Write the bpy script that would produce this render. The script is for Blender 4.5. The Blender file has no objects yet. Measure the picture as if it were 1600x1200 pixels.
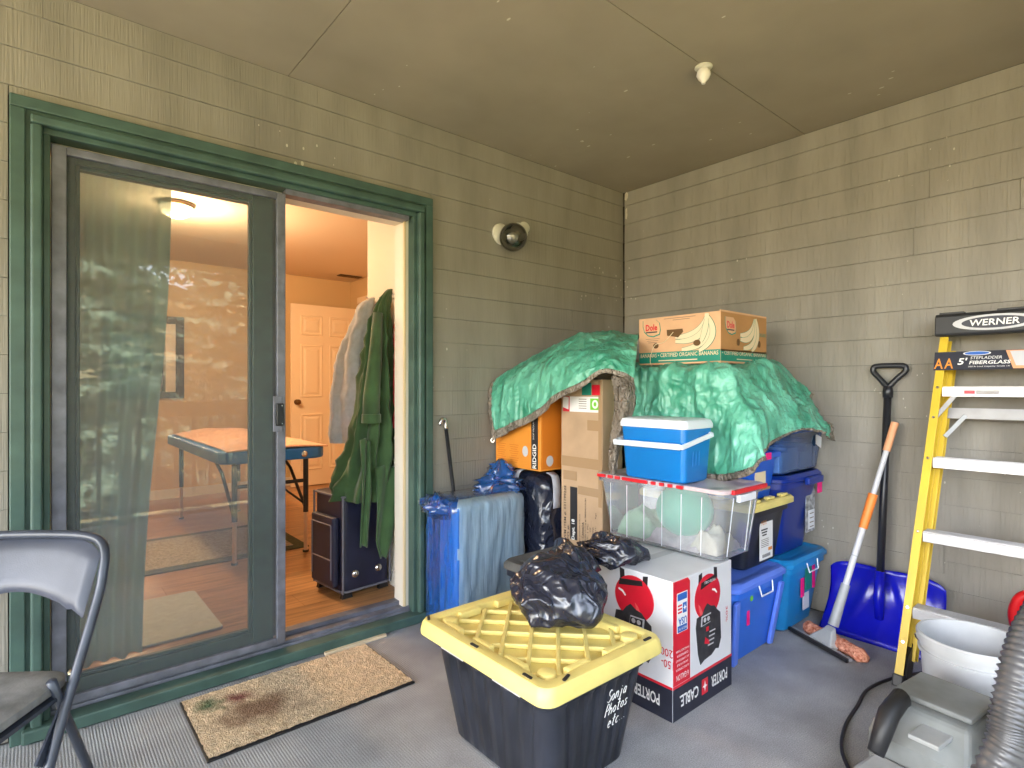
import bpy, math, random
import numpy as np
from mathutils import Vector, Matrix, noise
random.seed(7)
S = bpy.context.scene
COL = S.collection
R = math.radians
# ------------------------------------------------------------------ camera, sky, sun, exposure
cam_d = bpy.data.cameras.new('Camera')
cam = bpy.data.objects.new('Camera', cam_d); COL.objects.link(cam)
cam.location = (0, 0, 1.17)
cam.rotation_euler = (R(90), 0, R(-40.43))
cam_d.sensor_width = 36.0
cam_d.lens = 36.0 * 885 / 1600
cam_d.shift_y = 4.5 / 1600
cam_d.clip_start = 0.02
cam_d.clip_end = 1000
S.camera = cam
W = bpy.data.worlds.new('World'); S.world = W; W.use_nodes = True
nt = W.node_tree; nt.nodes.clear()
sky = nt.nodes.new('ShaderNodeTexSky'); sky.sky_type = 'NISHITA'; sky.sun_disc = False
SUN_EL, SUN_AZ = 50, 282      # degrees; azimuth from +Y towards +X
sky.sun_elevation = R(SUN_EL); sky.sun_rotation = R(SUN_AZ)
sky.dust_density = 2.5; sky.air_density = 1.0; sky.ozone_density = 0.6
hs = nt.nodes.new('ShaderNodeHueSaturation'); hs.inputs['Saturation'].default_value = 0.55
bg = nt.nodes.new('ShaderNodeBackground'); bg.inputs['Strength'].default_value = 0.15
wo = nt.nodes.new('ShaderNodeOutputWorld')
nt.links.new(sky.outputs[0], hs.inputs['Color']); nt.links.new(hs.outputs[0], bg.inputs[0]); nt.links.new(bg.outputs[0], wo.inputs[0])
sd = bpy.data.lights.new('Sun', 'SUN'); sd.energy = 4.6; sd.angle = R(0.6); sd.color = (1, .95, .86)
sun = bpy.data.objects.new('Sun', sd); COL.objects.link(sun)
dv = Vector((math.sin(R(SUN_AZ)) * math.cos(R(SUN_EL)), math.cos(R(SUN_AZ)) * math.cos(R(SUN_EL)), math.sin(R(SUN_EL))))
sun.rotation_euler = (-dv).to_track_quat('-Z', 'Y').to_euler(); sun.location = dv * 30
S.view_settings.view_transform = 'Standard'; S.view_settings.look = 'None'
S.view_settings.exposure = 4.15; S.view_settings.gamma = 1.0
S.render.resolution_x, S.render.resolution_y = 1024, 768
S.render.engine = 'CYCLES'
S.cycles.max_bounces = 10; S.cycles.diffuse_bounces = 6; S.cycles.transparent_max_bounces = 24
S.cycles.caustics_reflective = False; S.cycles.caustics_refractive = False

# ------------------------------------------------------------------ materials
MATS = {}
def P(name, col, rough=.55, metal=0., spec=.5, var=0., vs=6., bump=0., bs=60., st=(1, 1, 1), bst=None, emit=None, es=0., coat=0., world=False, col2=None, detail=4., bd=.002, sheen=0.):
    m = bpy.data.materials.new(name); m.use_nodes = True
    n = m.node_tree.nodes; l = m.node_tree.links
    b = n['Principled BSDF']
    b.inputs['Base Color'].default_value = (*col, 1); b.inputs['Roughness'].default_value = rough
    b.inputs['Metallic'].default_value = metal; b.inputs['Specular IOR Level'].default_value = spec
    b.inputs['Coat Weight'].default_value = coat; b.inputs['Sheen Weight'].default_value = sheen
    if emit: b.inputs['Emission Color'].default_value = (*emit, 1); b.inputs['Emission Strength'].default_value = es
    if var or bump:
        if world:
            tc = n.new('ShaderNodeNewGeometry'); src = tc.outputs['Position']
        else:
            tc = n.new('ShaderNodeTexCoord'); src = tc.outputs['Object']
        def noisen(scale, stv, det):
            mp = n.new('ShaderNodeMapping'); mp.inputs['Scale'].default_value = stv
            nz = n.new('ShaderNodeTexNoise'); nz.inputs['Scale'].default_value = scale; nz.inputs['Detail'].default_value = det
            l.new(src, mp.inputs[0]); l.new(mp.outputs[0], nz.inputs['Vector']); return nz
        if var:
            nz = noisen(vs, st, detail); rp = n.new('ShaderNodeValToRGB')
            c0 = [max(0, c * (1 - var)) for c in col]; c1 = col2 or [min(1, c * (1 + var)) for c in col]
            rp.color_ramp.elements[0].position = .3; rp.color_ramp.elements[1].position = .7
            rp.color_ramp.elements[0].color = (*c0, 1); rp.color_ramp.elements[1].color = (*c1, 1)
            l.new(nz.outputs['Fac'], rp.inputs[0]); l.new(rp.outputs[0], b.inputs['Base Color'])
        if bump:
            nb = noisen(bs, bst or st, 5.); bp = n.new('ShaderNodeBump'); bp.inputs['Strength'].default_value = bump; bp.inputs['Distance'].default_value = bd
            l.new(nb.outputs['Fac'], bp.inputs['Height']); l.new(bp.outputs[0], b.inputs['Normal'])
    MATS[name] = m
    return m
def NG(m): return m.node_tree.nodes, m.node_tree.links, m.node_tree.nodes['Principled BSDF']
def thinglass(name, tint=(1, 1, 1), diff=(.8, .8, .8), dw=.05, rough=.02, ior=1.5, gl=1.0, transl=False, bump=0, bs=30, bst=(1, 1, 1)):
    """thin sheet: clear transmission, Fresnel reflection, a share of diffuse (dust or frosting)"""
    m = bpy.data.materials.new(name); m.use_nodes = True; n = m.node_tree.nodes; l = m.node_tree.links; n.clear()
    o = n.new('ShaderNodeOutputMaterial'); t = n.new('ShaderNodeBsdfTransparent'); t.inputs[0].default_value = (*tint, 1)
    g = n.new('ShaderNodeBsdfGlossy'); g.inputs['Roughness'].default_value = rough
    d = n.new('ShaderNodeBsdfDiffuse'); d.inputs[0].default_value = (*diff, 1)
    f = n.new('ShaderNodeFresnel'); f.inputs['IOR'].default_value = ior
    mm = n.new('ShaderNodeMath'); mm.operation = 'MULTIPLY'; mm.inputs[1].default_value = gl; mm.use_clamp = True
    l.new(f.outputs[0], mm.inputs[0])
    a = n.new('ShaderNodeMixShader'); a.inputs[0].default_value = dw; l.new(t.outputs[0], a.inputs[1])
    if transl:
        tr = n.new('ShaderNodeBsdfTranslucent'); tr.inputs[0].default_value = (*diff, 1)
        a2 = n.new('ShaderNodeMixShader'); a2.inputs[0].default_value = .5; l.new(d.outputs[0], a2.inputs[1]); l.new(tr.outputs[0], a2.inputs[2]); l.new(a2.outputs[0], a.inputs[2])
    else: l.new(d.outputs[0], a.inputs[2])
    b = n.new('ShaderNodeMixShader'); l.new(mm.outputs[0], b.inputs[0]); l.new(a.outputs[0], b.inputs[1]); l.new(g.outputs[0], b.inputs[2]); l.new(b.outputs[0], o.inputs[0])
    if bump:
        tc = n.new('ShaderNodeTexCoord'); mp = n.new('ShaderNodeMapping'); mp.inputs['Scale'].default_value = bst
        nz = n.new('ShaderNodeTexNoise'); nz.inputs['Scale'].default_value = bs; bp = n.new('ShaderNodeBump'); bp.inputs['Strength'].default_value = bump; bp.inputs['Distance'].default_value = .01
        l.new(tc.outputs['Object'], mp.inputs[0]); l.new(mp.outputs[0], nz.inputs['Vector']); l.new(nz.outputs['Fac'], bp.inputs['Height']); l.new(bp.outputs[0], g.inputs['Normal']); l.new(bp.outputs[0], d.inputs['Normal'])
    return m
def specks(m, col, scale, thr, st=(1, 1, 1)):
    """little pale flecks of shaped dirt over the material's own colour"""
    n, l, b = NG(m)
    g = n.new('ShaderNodeNewGeometry'); mp = n.new('ShaderNodeMapping'); mp.inputs['Scale'].default_value = st
    v = n.new('ShaderNodeTexVoronoi'); v.inputs['Scale'].default_value = scale
    nz = n.new('ShaderNodeTexNoise'); nz.inputs['Scale'].default_value = 2.2
    mt = n.new('ShaderNodeMath'); mt.operation = 'LESS_THAN'; mt.inputs[1].default_value = thr
    ad = n.new('ShaderNodeMath'); ad.operation = 'ADD'
    sc = n.new('ShaderNodeMath'); sc.operation = 'MULTIPLY_ADD'; sc.inputs[1].default_value = -.55; sc.inputs[2].default_value = .32
    l.new(g.outputs['Position'], mp.inputs[0]); l.new(mp.outputs[0], v.inputs['Vector']); l.new(g.outputs['Position'], nz.inputs['Vector'])
    l.new(nz.outputs['Fac'], sc.inputs[0]); l.new(v.outputs['Distance'], ad.inputs[0]); l.new(sc.outputs[0], ad.inputs[1]); l.new(ad.outputs[0], mt.inputs[0])
    mx = n.new('ShaderNodeMix'); mx.data_type = 'RGBA'; mx.inputs['B'].default_value = (*col, 1)
    src = b.inputs['Base Color'].links[0].from_socket if b.inputs['Base Color'].links else None
    if src: l.new(src, mx.inputs['A'])
    else: mx.inputs['A'].default_value = b.inputs['Base Color'].default_value
    l.new(mt.outputs[0], mx.inputs['Factor']); l.new(mx.outputs['Result'], b.inputs['Base Color'])

def creases(m, scale, strength, dist=.01, st=(1, 1, 1), distort=.12, wid=.14):
    n, l, b = NG(m); tc = n.new('ShaderNodeTexCoord'); mp = n.new('ShaderNodeMapping'); mp.inputs['Scale'].default_value = st
    nz = n.new('ShaderNodeTexNoise'); nz.inputs['Scale'].default_value = scale * .6; nz.inputs['Detail'].default_value = 3
    sc_ = n.new('ShaderNodeVectorMath'); sc_.operation = 'MULTIPLY_ADD'; sc_.inputs[1].default_value = (distort,) * 3
    l.new(tc.outputs['Object'], mp.inputs[0]); l.new(mp.outputs[0], nz.inputs['Vector']); l.new(nz.outputs['Color'], sc_.inputs[0]); l.new(mp.outputs[0], sc_.inputs[2])
    prev = b.inputs['Normal'].links[0].from_socket if b.inputs['Normal'].links else None
    for k, (s_, w_) in enumerate(((scale, 1.), (scale * 2.3, .55))):
        v = n.new('ShaderNodeTexVoronoi'); v.feature = 'DISTANCE_TO_EDGE'; v.inputs['Scale'].default_value = s_
        mr = n.new('ShaderNodeMapRange'); mr.interpolation_type = 'SMOOTHSTEP'; mr.inputs['From Max'].default_value = wid * (2.2 if k == 0 else 1.6); mr.inputs['To Min'].default_value = 1; mr.inputs['To Max'].default_value = 0
        bp = n.new('ShaderNodeBump'); bp.inputs['Strength'].default_value = strength * w_; bp.inputs['Distance'].default_value = dist * w_
        l.new(sc_.outputs[0], v.inputs['Vector']); l.new(v.outputs['Distance'], mr.inputs['Value']); l.new(mr.outputs['Result'], bp.inputs['Height'])
        if prev: l.new(prev, bp.inputs['Normal'])
        prev = bp.outputs[0]
    l.new(prev, b.inputs['Normal'])
def sidingmat(name, axis):
    st = (150, 150, 3.2) 
    m = P(name, (.25, .23, .196), rough=.75, var=.16, vs=1.0, st=(7, 7, 1.6), bump=.7, bs=1.0, bst=st, world=True, bd=.004)
    specks(m, (.5, .47, .4), 26, .055, (1, 1, .6))
    return m
M_SID = sidingmat('painted rough sawn siding', 0)
M_CEIL = P('painted soffit panel', (.315, .272, .205), rough=.7, var=.1, vs=2.2, bump=.15, bs=120, world=True)
specks(M_CEIL, (.62, .58, .48), 17, .06, (1, .45, 1))
M_SHEATH = P('dark sheathing', (.03, .026, .02), rough=.9)
M_GREEN = P('green trim paint', (.052, .098, .082), rough=.45, var=.25, vs=9, bump=.12, bs=40, world=True)
M_SASH = P('dark green sash paint', (.02, .05, .042), rough=.4, var=.2, vs=20)
M_ALU = P('weathered grey aluminium', (.17, .175, .215), rough=.5, metal=.35, var=.3, vs=14, bump=.1, bs=80)
M_DARK = P('black rubber', (.012, .012, .014), rough=.5)
M_GLASS = thinglass('window glass', tint=(.72, .77, .76), diff=(.5, .5, .5), dw=.05, rough=.01, gl=3.0)
M_SCREEN = thinglass('insect screen', tint=(.86, .86, .86), diff=(.3, .31, .33), dw=.2, rough=.5, gl=0.)
M_DECK = P('grey deck covering', (.36, .365, .38), rough=.8, var=.2, vs=5, bump=.0)
n, l, b = NG(M_DECK)
g_ = n.new('ShaderNodeNewGeometry'); w_ = n.new('ShaderNodeTexWave'); w_.wave_type = 'BANDS'; w_.bands_direction = 'X'; w_.inputs['Scale'].default_value = 36; w_.inputs['Distortion'].default_value = .6
w2 = n.new('ShaderNodeTexNoise'); w2.inputs['Scale'].default_value = 260; w2.inputs['Detail'].default_value = 3
a_ = n.new('ShaderNodeMath'); a_.operation = 'MULTIPLY_ADD'; a_.inputs[1].default_value = 2.2
bp = n.new('ShaderNodeBump'); bp.inputs['Strength'].default_value = .5; bp.inputs['Distance'].default_value = .0016
l.new(g_.outputs['Position'], w_.inputs['Vector']); l.new(g_.outputs['Position'], w2.inputs['Vector']); l.new(w2.outputs['Fac'], a_.inputs[0]); l.new(w_.outputs['Fac'], a_.inputs[2]); l.new(a_.outputs[0], bp.inputs['Height']); l.new(bp.outputs[0], b.inputs['Normal'])
mxn = n.new('ShaderNodeMix'); mxn.data_type = 'RGBA'; mxn.blend_type = 'MULTIPLY'; mxn.inputs['Factor'].default_value = .55
src = b.inputs['Base Color'].links[0].from_socket; l.new(src, mxn.inputs['A'])
cr = n.new('ShaderNodeValToRGB'); cr.color_ramp.elements[0].position = .35; cr.color_ramp.elements[1].position = .65; cr.color_ramp.elements[0].color = (.35, .35, .35, 1); l.new(w2.outputs['Fac'], cr.inputs[0]); l.new(cr.outputs[0], mxn.inputs['B']); l.new(mxn.outputs['Result'], b.inputs['Base Color'])
specks(M_DECK, (.06, .055, .05), 38, .03)
M_WHITEP = P('white interior paint', (.72, .68, .6), rough=.7, bump=.1, bs=90)
M_YELP = P('warm yellow interior paint', (.64, .46, .24), rough=.75, bump=.1, bs=90)
M_RCEIL = P('room ceiling paint', (.72, .6, .45), rough=.8, bump=.15, bs=120)
M_LAM = P('oak laminate', (.38, .2, .085), rough=.3, var=.38, vs=3, st=(1.2, 14, 1), bump=.05, bs=30)
M_DOOR = P('cream door paint', (.8, .66, .48), rough=.45)
M_BRASS = P('aged brass', (.2, .12, .05), rough=.3, metal=.9)
M_CHROME = P('chrome', (.7, .7, .72), rough=.15, metal=1)
M_BLACKM = P('black painted metal', (.014, .015, .02), rough=.35, var=.2, vs=30)
M_CURT = thinglass('sheer green curtain cloth', tint=(.75, .82, .78), diff=(.6, .78, .72), dw=.88, rough=.6, gl=0.)
M_PEACH = P('peach towel', (.75, .42, .26), rough=.9, var=.15, vs=40, bump=.5, bs=160, sheen=.3)
M_TBLUE = P('blue vinyl', (.02, .17, .52), rough=.35, bump=.1, bs=60)
M_RUGG = P('green rug border', (.08, .09, .05), rough=.95, var=.3, vs=60)
M_RUGC = P('cream rug weave', (.38, .33, .24), rough=.95, var=.4, vs=60)
M_PALE = P('pale grey mat', (.5, .54, .5), rough=.95, var=.1, vs=40)
M_ROBE = P('green fleece', (.038, .085, .03), rough=.95, var=.25, vs=9, bump=.35, bs=220, sheen=.25)
M_ROBEG = P('grey jersey', (.4, .42, .47), rough=.95, var=.12, vs=30, bump=.3, bs=200, sheen=.2)
M_NAVYC = P('navy cloth', (.025, .03, .08), rough=.9, bump=.3, bs=160)
M_REDC = P('red cloth', (.42, .015, .02), rough=.9)
M_CASE = P('navy suitcase cloth', (.012, .014, .04), rough=.5, var=.3, vs=8, bump=.4, bs=300)
M_PIPE = P('grey piping', (.16, .16, .2), rough=.5)
M_COIR = P('coir doormat', (.64, .49, .32), rough=1., var=.2, vs=45, bump=1., bs=190, bd=.012)
n, l, b = NG(M_COIR)
src = b.inputs['Base Color'].links[0].from_socket
def stain(centre, rad, colr, prev, nscale=9.):
    tc = n.new('ShaderNodeNewGeometry'); vm = n.new('ShaderNodeVectorMath'); vm.operation = 'DISTANCE'; vm.inputs[1].default_value = centre
    nz = n.new('ShaderNodeTexNoise'); nz.inputs['Scale'].default_value = nscale; nz.inputs['Detail'].default_value = 5
    ma = n.new('ShaderNodeMath'); ma.operation = 'MULTIPLY_ADD'; ma.inputs[1].default_value = rad * 2.2
    mr = n.new('ShaderNodeMapRange'); mr.inputs['From Min'].default_value = rad * 2.2; mr.inputs['From Max'].default_value = rad * 1.35
    mx = n.new('ShaderNodeMix'); mx.data_type = 'RGBA'; mx.inputs['B'].default_value = (*colr, 1)
    l.new(tc.outputs['Position'], vm.inputs[0]); l.new(tc.outputs['Position'], nz.inputs['Vector'])
    l.new(nz.outputs['Fac'], ma.inputs[0]); l.new(vm.outputs['Value'], ma.inputs[2]); l.new(ma.outputs[0], mr.inputs['Value'])
    l.new(mr.outputs['Result'], mx.inputs['Factor']); l.new(prev, mx.inputs['A']); return mx.outputs['Result']
o1 = stain((.63, 2.12, .01), .14, (.22, .13, .075), src)
o2 = stain((.60, 2.27, .01), .06, (.2, .07, .05), o1, 14)
o3 = stain((.50, 2.28, .01), .055, (.08, .13, .06), o2, 18)
l.new(o3, b.inputs['Base Color'])
M_CHAIR = P('charcoal vinyl', (.065, .072, .1), rough=.42, var=.18, vs=8, bump=.15, bs=300)
M_CHAIRF = P('dark slate enamel', (.04, .048, .07), rough=.35, var=.2, vs=14)
M_SEAT = P('worn grey seat fabric', (.2, .2, .2), rough=.95, var=.35, vs=18, bump=.5, bs=200)
M_TARP = P('green woven tarp', (.04, .31, .19), rough=.33, spec=.6, var=.25, vs=6, col2=(.17, .52, .38), bump=.6, bs=20, bd=.01, detail=8)
creases(M_TARP, 7, .55, .014, (1.3, 1.3, .4), .2)
M_TARPB = P('brown tarp underside', (.2, .165, .13), rough=.4, var=.3, vs=10, bump=.7, bs=28, bd=.01)
M_BAG = P('black bin liner', (.014, .017, .032), rough=.24, spec=.7, bump=.25, bs=16, bd=.008)
creases(M_BAG, 7, .5, .014, (1.2, .8, .8), .25)
creases(M_TARPB, 18, .8, .01, (1, 1, .6), .3)
M_TAPE = P('grey duct tape', (.33, .33, .37), rough=.45, var=.15, vs=20)
M_BLUEBAG = thinglass('blue plastic film', tint=(.25, .58, .98), diff=(.03, .25, .9), dw=.4, rough=.12, gl=2.2, transl=True, bump=.9, bs=9, bst=(3, 3, .6))
M_FILM = thinglass('pale plastic film', tint=(.86, .95, 1.), diff=(.72, .88, 1.), dw=.55, rough=.12, gl=2.2, transl=True, bump=.9, bs=9, bst=(6, 6, .5))
M_PALEBLUE = P('pale blue plastic', (.3, .55, .78), rough=.4, var=.08, vs=6)
M_CARD = P('brown cardboard', (.43, .29, .175), rough=.85, var=.12, vs=7, bump=.08, bs=60)
M_CARD2 = P('dull cardboard', (.42, .21, .075), rough=.85, var=.1, vs=7)
M_CARDP = P('peach cardboard print', (.62, .36, .2), rough=.8, var=.08, vs=8)
M_PTAPE = P('brown parcel tape', (.36, .235, .13), rough=.25, spec=.6)
M_ORANGE = P('orange print', (.72, .26, .03), rough=.5, var=.06, vs=5)
M_ORD = P('dark orange print', (.6, .17, .012), rough=.5)
M_INK = P('black print', (.015, .014, .016), rough=.5)
M_INKG = P('grey print', (.16, .11, .07), rough=.7)
M_WINK = P('white print', (.78, .77, .75), rough=.5)
M_LGREY = P('pale grey print', (.5, .5, .52), rough=.5)
M_RED = P('red print', (.62, .012, .03), rough=.35, var=.08, vs=9)
M_PINKR = P('light red print', (.75, .1, .1), rough=.4)
M_TEALP = P('teal print', (.01, .22, .155), rough=.6)
M_LGREEN = P('light green print', (.16, .5, .03), rough=.5)
M_CREAM = P('cream print', (.72, .58, .38), rough=.7)
M_BROWNH = P('dark brown hole', (.12, .06, .02), rough=.9)
M_USB = P('blue print', (.03, .12, .45), rough=.5)
M_WBOX = P('white coated carton', (.64, .64, .66), rough=.5, var=.06, vs=6, bump=.06, bs=14)
M_PCB = P('navy black print', (.017, .019, .034), rough=.45, var=.3, vs=10)
M_YEL = P('pale yellow plastic', (.76, .62, .2), rough=.45, var=.08, vs=10, bump=.1, bs=150)
M_TBLK = P('black tote plastic', (.016, .018, .026), rough=.38, var=.5, vs=7, bump=.08, bs=90)
M_GTOTE = P('dusty black lid', (.1, .098, .09), rough=.7, var=.3, vs=12, bump=.4, bs=40)
M_LB = P('cyan blue plastic', (.012, .215, .52), rough=.36, var=.08, vs=5)
M_PERI = P('medium blue plastic', (.025, .14, .62), rough=.36, var=.1, vs=5)
M_PERIL = P('lavender blue plastic', (.1, .2, .72), rough=.38, var=.06, vs=5)
M_NAVY = P('navy plastic', (.004, .024, .21), rough=.28, var=.15, vs=5)
M_BLUEB = P('blue bin plastic', (.01, .1, .55), rough=.32, var=.1, vs=5)
M_CBLUE = thinglass('clear blue plastic', tint=(.42, .62, .95), diff=(.1, .25, .7), dw=.25, rough=.1, gl=1.5)
M_PAPER = P('white paper', (.68, .7, .74), rough=.8)
M_PINK = P('pink tape', (.85, .01, .2), rough=.6)
M_CLEAR = thinglass('clear tote plastic', tint=(.93, .94, .96), diff=(.75, .77, .82), dw=.24, rough=.12, gl=1.6)
M_LIDC = P('milky pink plastic lid', (.62, .5, .52), rough=.3)
M_CLIP = P('white wire clip', (.75, .77, .82), rough=.35)
M_REDL = P('red plastic lid', (.62, .01, .02), rough=.35)
M_BALL = P('mint rubber ball', (.1, .55, .38), rough=.45)
M_MINT = P('mint cloth', (.32, .6, .36), rough=.95, var=.1, vs=20)
M_LINEN = P('cream linen', (.6, .55, .44), rough=.95, var=.15, vs=20)
M_WCLO = P('white floral cloth', (.66, .58, .6), rough=.95, var=.2, vs=30)
M_COOL = P('cooler blue plastic', (.004, .165, .5), rough=.3, var=.06, vs=4)
M_COOLW = P('cooler white plastic', (.66, .7, .76), rough=.32)
M_LADY = P('yellow fibreglass', (.62, .42, .025), rough=.42, var=.1, vs=6, bump=.08, bs=120)
M_LADA = P('bright aluminium', (.5, .5, .52), rough=.34, metal=.55, var=.1, vs=12)
M_LADB = P('black cap plastic', (.018, .019, .022), rough=.5, bump=.15, bs=200)
M_SHB = P('royal blue shovel plastic', (.004, .006, .4), rough=.24, var=.12, vs=6)
M_ORP = P('orange grip', (.75, .2, .03), rough=.5, var=.1, vs=10)
M_PEAG = P('faded orange grip', (.68, .32, .16), rough=.6)
M_GREYP = P('grey plastic', (.34, .35, .35), rough=.45, var=.12, vs=12)
M_PAD = P('orange microfibre', (.7, .14, .05), rough=1., var=.4, vs=70, col2=(.85, .42, .28), bump=1., bs=140, bd=.012)
M_BUCK = P('scuffed pale grey plastic', (.48, .49, .5), rough=.5, var=.12, vs=9, bump=.08, bs=50)
M_VAC = P('dusty grey plastic', (.2, .215, .215), rough=.5, var=.35, vs=5, bump=.15, bs=60)
M_HOSE = P('grey ribbed hose plastic', (.085, .085, .09), rough=.3, var=.25, vs=20)
M_REDH = P('red tool plastic', (.6, .008, .012), rough=.35)
M_SMOKE = thinglass('smoked glass', tint=(.42, .4, .34), diff=(.05, .05, .04), dw=.12, rough=.03, gl=2.0)
M_BULB = P('frosted bulb', (.8, .8, .78), rough=.3)
M_LAMPW = P('white lamp enamel', (.62, .6, .52), rough=.4)
M_LAMPON = P('lit lamp glass', (.9, .8, .6), rough=.4, emit=(1., .72, .4), es=.55)
M_MIRROR = P('mirror', (.8, .8, .8), rough=.02, metal=1)
M_FRAMEB = P('dark wood frame', (.05, .03, .022), rough=.4)
M_LAWN = P('dry lawn', (.2, .165, .075), rough=1., var=.4, vs=.7, world=True, bump=.6, bs=8)
M_NEED = P('spruce needles', (.11, .16, .11), rough=.8, var=.35, vs=3)
M_LEAF = P('shrub leaves', (.07, .12, .03), rough=.7, var=.4, vs=2)
M_BARK = P('bark', (.09, .065, .045), rough=.95, var=.3, vs=12, bump=.6, bs=30)
M_TEALR = P('teal rail paint', (.05, .13, .12), rough=.5, var=.15, vs=8)

# ------------------------------------------------------------------ mesh helpers (all coordinates are world metres unless local=True)
class MB:
    def __init__(s): s.v = []; s.f = []; s.m = []
    def add(s, vs, fs, m=0):
        o = len(s.v); s.v += [tuple(map(float, p)) for p in vs]
        for f in fs: s.f.append([i + o for i in f]); s.m.append(m)
        return s
    def box(s, x0, x1, y0, y1, z0, z1, m=0):
        return s.add([(x0, y0, z0), (x1, y0, z0), (x1, y1, z0), (x0, y1, z0), (x0, y0, z1), (x1, y0, z1), (x1, y1, z1), (x0, y1, z1)],
                     [(3, 2, 1, 0), (4, 5, 6, 7), (0, 1, 5, 4), (1, 2, 6, 5), (2, 3, 7, 6), (3, 0, 4, 7)], m)
    def bar(s, a, b, w, h, up=(0, 0, 1), m=0):
        """rectangular bar from a to b, w across, h along up"""
        a, b, up = Vector(a), Vector(b), Vector(up); d = (b - a).normalized(); r = d.cross(up).normalized(); u = r.cross(d)
        vs = []
        for p in (a, b):
            for i, j in ((-1, -1), (1, -1), (1, 1), (-1, 1)): vs.append(p + r * (i * w / 2) + u * (j * h / 2))
        return s.add(vs, [(0, 1, 2, 3), (7, 6, 5, 4), (0, 4, 5, 1), (1, 5, 6, 2), (2, 6, 7, 3), (3, 7, 4, 0)], m)
    def loft(s, rings, c0=True, c1=True, m=0, closed=True):
        k = len(rings[0]); vs = [p for r in rings for p in r]; fs = []
        for i in range(len(rings) - 1):
            for j in range(k if closed else k - 1):
                a = i * k + j; b = i * k + (j + 1) % k; fs.append((a, b, b + k, a + k))
        if c0: fs.append(tuple(range(k - 1, -1, -1)))
        if c1: fs.append(tuple(range((len(rings) - 1) * k, len(rings) * k)))
        return s.add(vs, fs, m)
    def tube(s, path, r, n=10, m=0, closed=False, flat=1.):
        P_ = [Vector(p) for p in path]; k = len(P_); rs = r if isinstance(r, (list, tuple)) else [r] * k; rings = []; ref = None
        for i in range(k):
            if closed: t = (P_[(i + 1) % k] - P_[i - 1]).normalized()
            else: t = (P_[min(i + 1, k - 1)] - P_[max(i - 1, 0)]).normalized()
            if ref is None: ref = t.orthogonal().normalized()
            ref = (ref - t * ref.dot(t)).normalized(); q = t.cross(ref)
            rings.append([P_[i] + (ref * math.cos(2 * math.pi * j / n) + q * math.sin(2 * math.pi * j / n) * flat) * rs[i] for j in range(n)])
        if closed: rings.append(rings[0]); return s.loft(rings, False, False, m)
        return s.loft(rings, True, True, m)
    def lathe(s, c, prof, n=24, axis=(0, 0, 1), c0=False, c1=False, m=0):
        ax = Vector(axis).normalized(); u = ax.orthogonal().normalized(); w = ax.cross(u); c = Vector(c)
        return s.loft([[c + ax * z + (u * math.cos(2 * math.pi * j / n) + w * math.sin(2 * math.pi * j / n)) * r for j in range(n)] for r, z in prof], c0, c1, m)
    def grid(s, G, m=0, mf=None):
        a = len(G); b = len(G[0])
        return s.add([p for r in G for p in r], [(i * b + j, i * b + j + 1, (i + 1) * b + j + 1, (i + 1) * b + j) for i in range(a - 1) for j in range(b - 1)], m)
    def prism(s, pts, o, r, u, depth, m=0):
        o, r, u = Vector(o), Vector(r), Vector(u); nrm = r.cross(u)
        f = [o + r * x + u * y + nrm * depth for x, y in pts]; bk = [o + r * x + u * y for x, y in pts]; k = len(pts)
        return s.add(bk + f, [tuple(range(k - 1, -1, -1)), tuple(range(k, 2 * k))] + [(i, (i + 1) % k, (i + 1) % k + k, i + k) for i in range(k)], m)
    def build(s, name, mats, parent=None, bevel=0., smooth=False, local=False, sub=0, seg=2, solid=0., soff=0):
        me = bpy.data.meshes.new(name); vs = s.v
        if parent is not None and not local:
            mi = wm(parent).inverted(); vs = [tuple(mi @ Vector(p)) for p in vs]
        me.from_pydata(vs, [], s.f); me.validate()
        for mm in (mats if isinstance(mats, (list, tuple)) else [mats]): me.materials.append(mm)
        if any(s.m) and len(me.polygons) == len(s.m): me.polygons.foreach_set('material_index', s.m)
        if smooth: me.polygons.foreach_set('use_smooth', [True] * len(me.polygons))
        me.update()
        o = bpy.data.objects.new(name, me); COL.objects.link(o)
        if parent is not None: o.parent = parent
        if solid:
            q = o.modifiers.new('thickness', 'SOLIDIFY'); q.thickness = solid; q.offset = -1; q.material_offset = soff; q.material_offset_rim = soff
        if bevel:
            q = o.modifiers.new('bevel', 'BEVEL'); q.width = bevel; q.segments = seg; q.limit_method = 'ANGLE'; q.angle_limit = R(40)
        if sub:
            q = o.modifiers.new('sub', 'SUBSURF'); q.levels = sub; q.render_levels = sub
        if smooth == 'auto':
            me.polygons.foreach_set('use_smooth', [True] * len(me.polygons))
            if hasattr(me, 'set_sharp_from_angle'): me.set_sharp_from_angle(angle=R(38))
        return o
def wm(o):
    m = Matrix.Translation(o.location) @ o.rotation_euler.to_matrix().to_4x4()
    return (wm(o.parent) @ m) if o.parent is not None else m
def tag(o, label=None, cat=None, group=None, kind=None):
    if label: o['label'] = label
    if cat: o['category'] = cat
    if group: o['group'] = group
    if kind: o['kind'] = kind
    return o
def thing(name, label, cat, loc, rz=0., group=None):
    o = bpy.data.objects.new(name, None); COL.objects.link(o); o.location = loc; o.rotation_euler = (0, 0, rz); o.empty_display_size = .1
    return tag(o, label, cat, group)
def rr(x0, x1, y0, y1, r, z, n=4):
    out = []
    for cx, cy, a0 in ((x1 - r, y1 - r, 0), (x0 + r, y1 - r, 90), (x0 + r, y0 + r, 180), (x1 - r, y0 + r, 270)):
        for i in range(n + 1):
            a = R(a0 + 90 * i / n); out.append((cx + r * math.cos(a), cy + r * math.sin(a), z))
    return out
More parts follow.
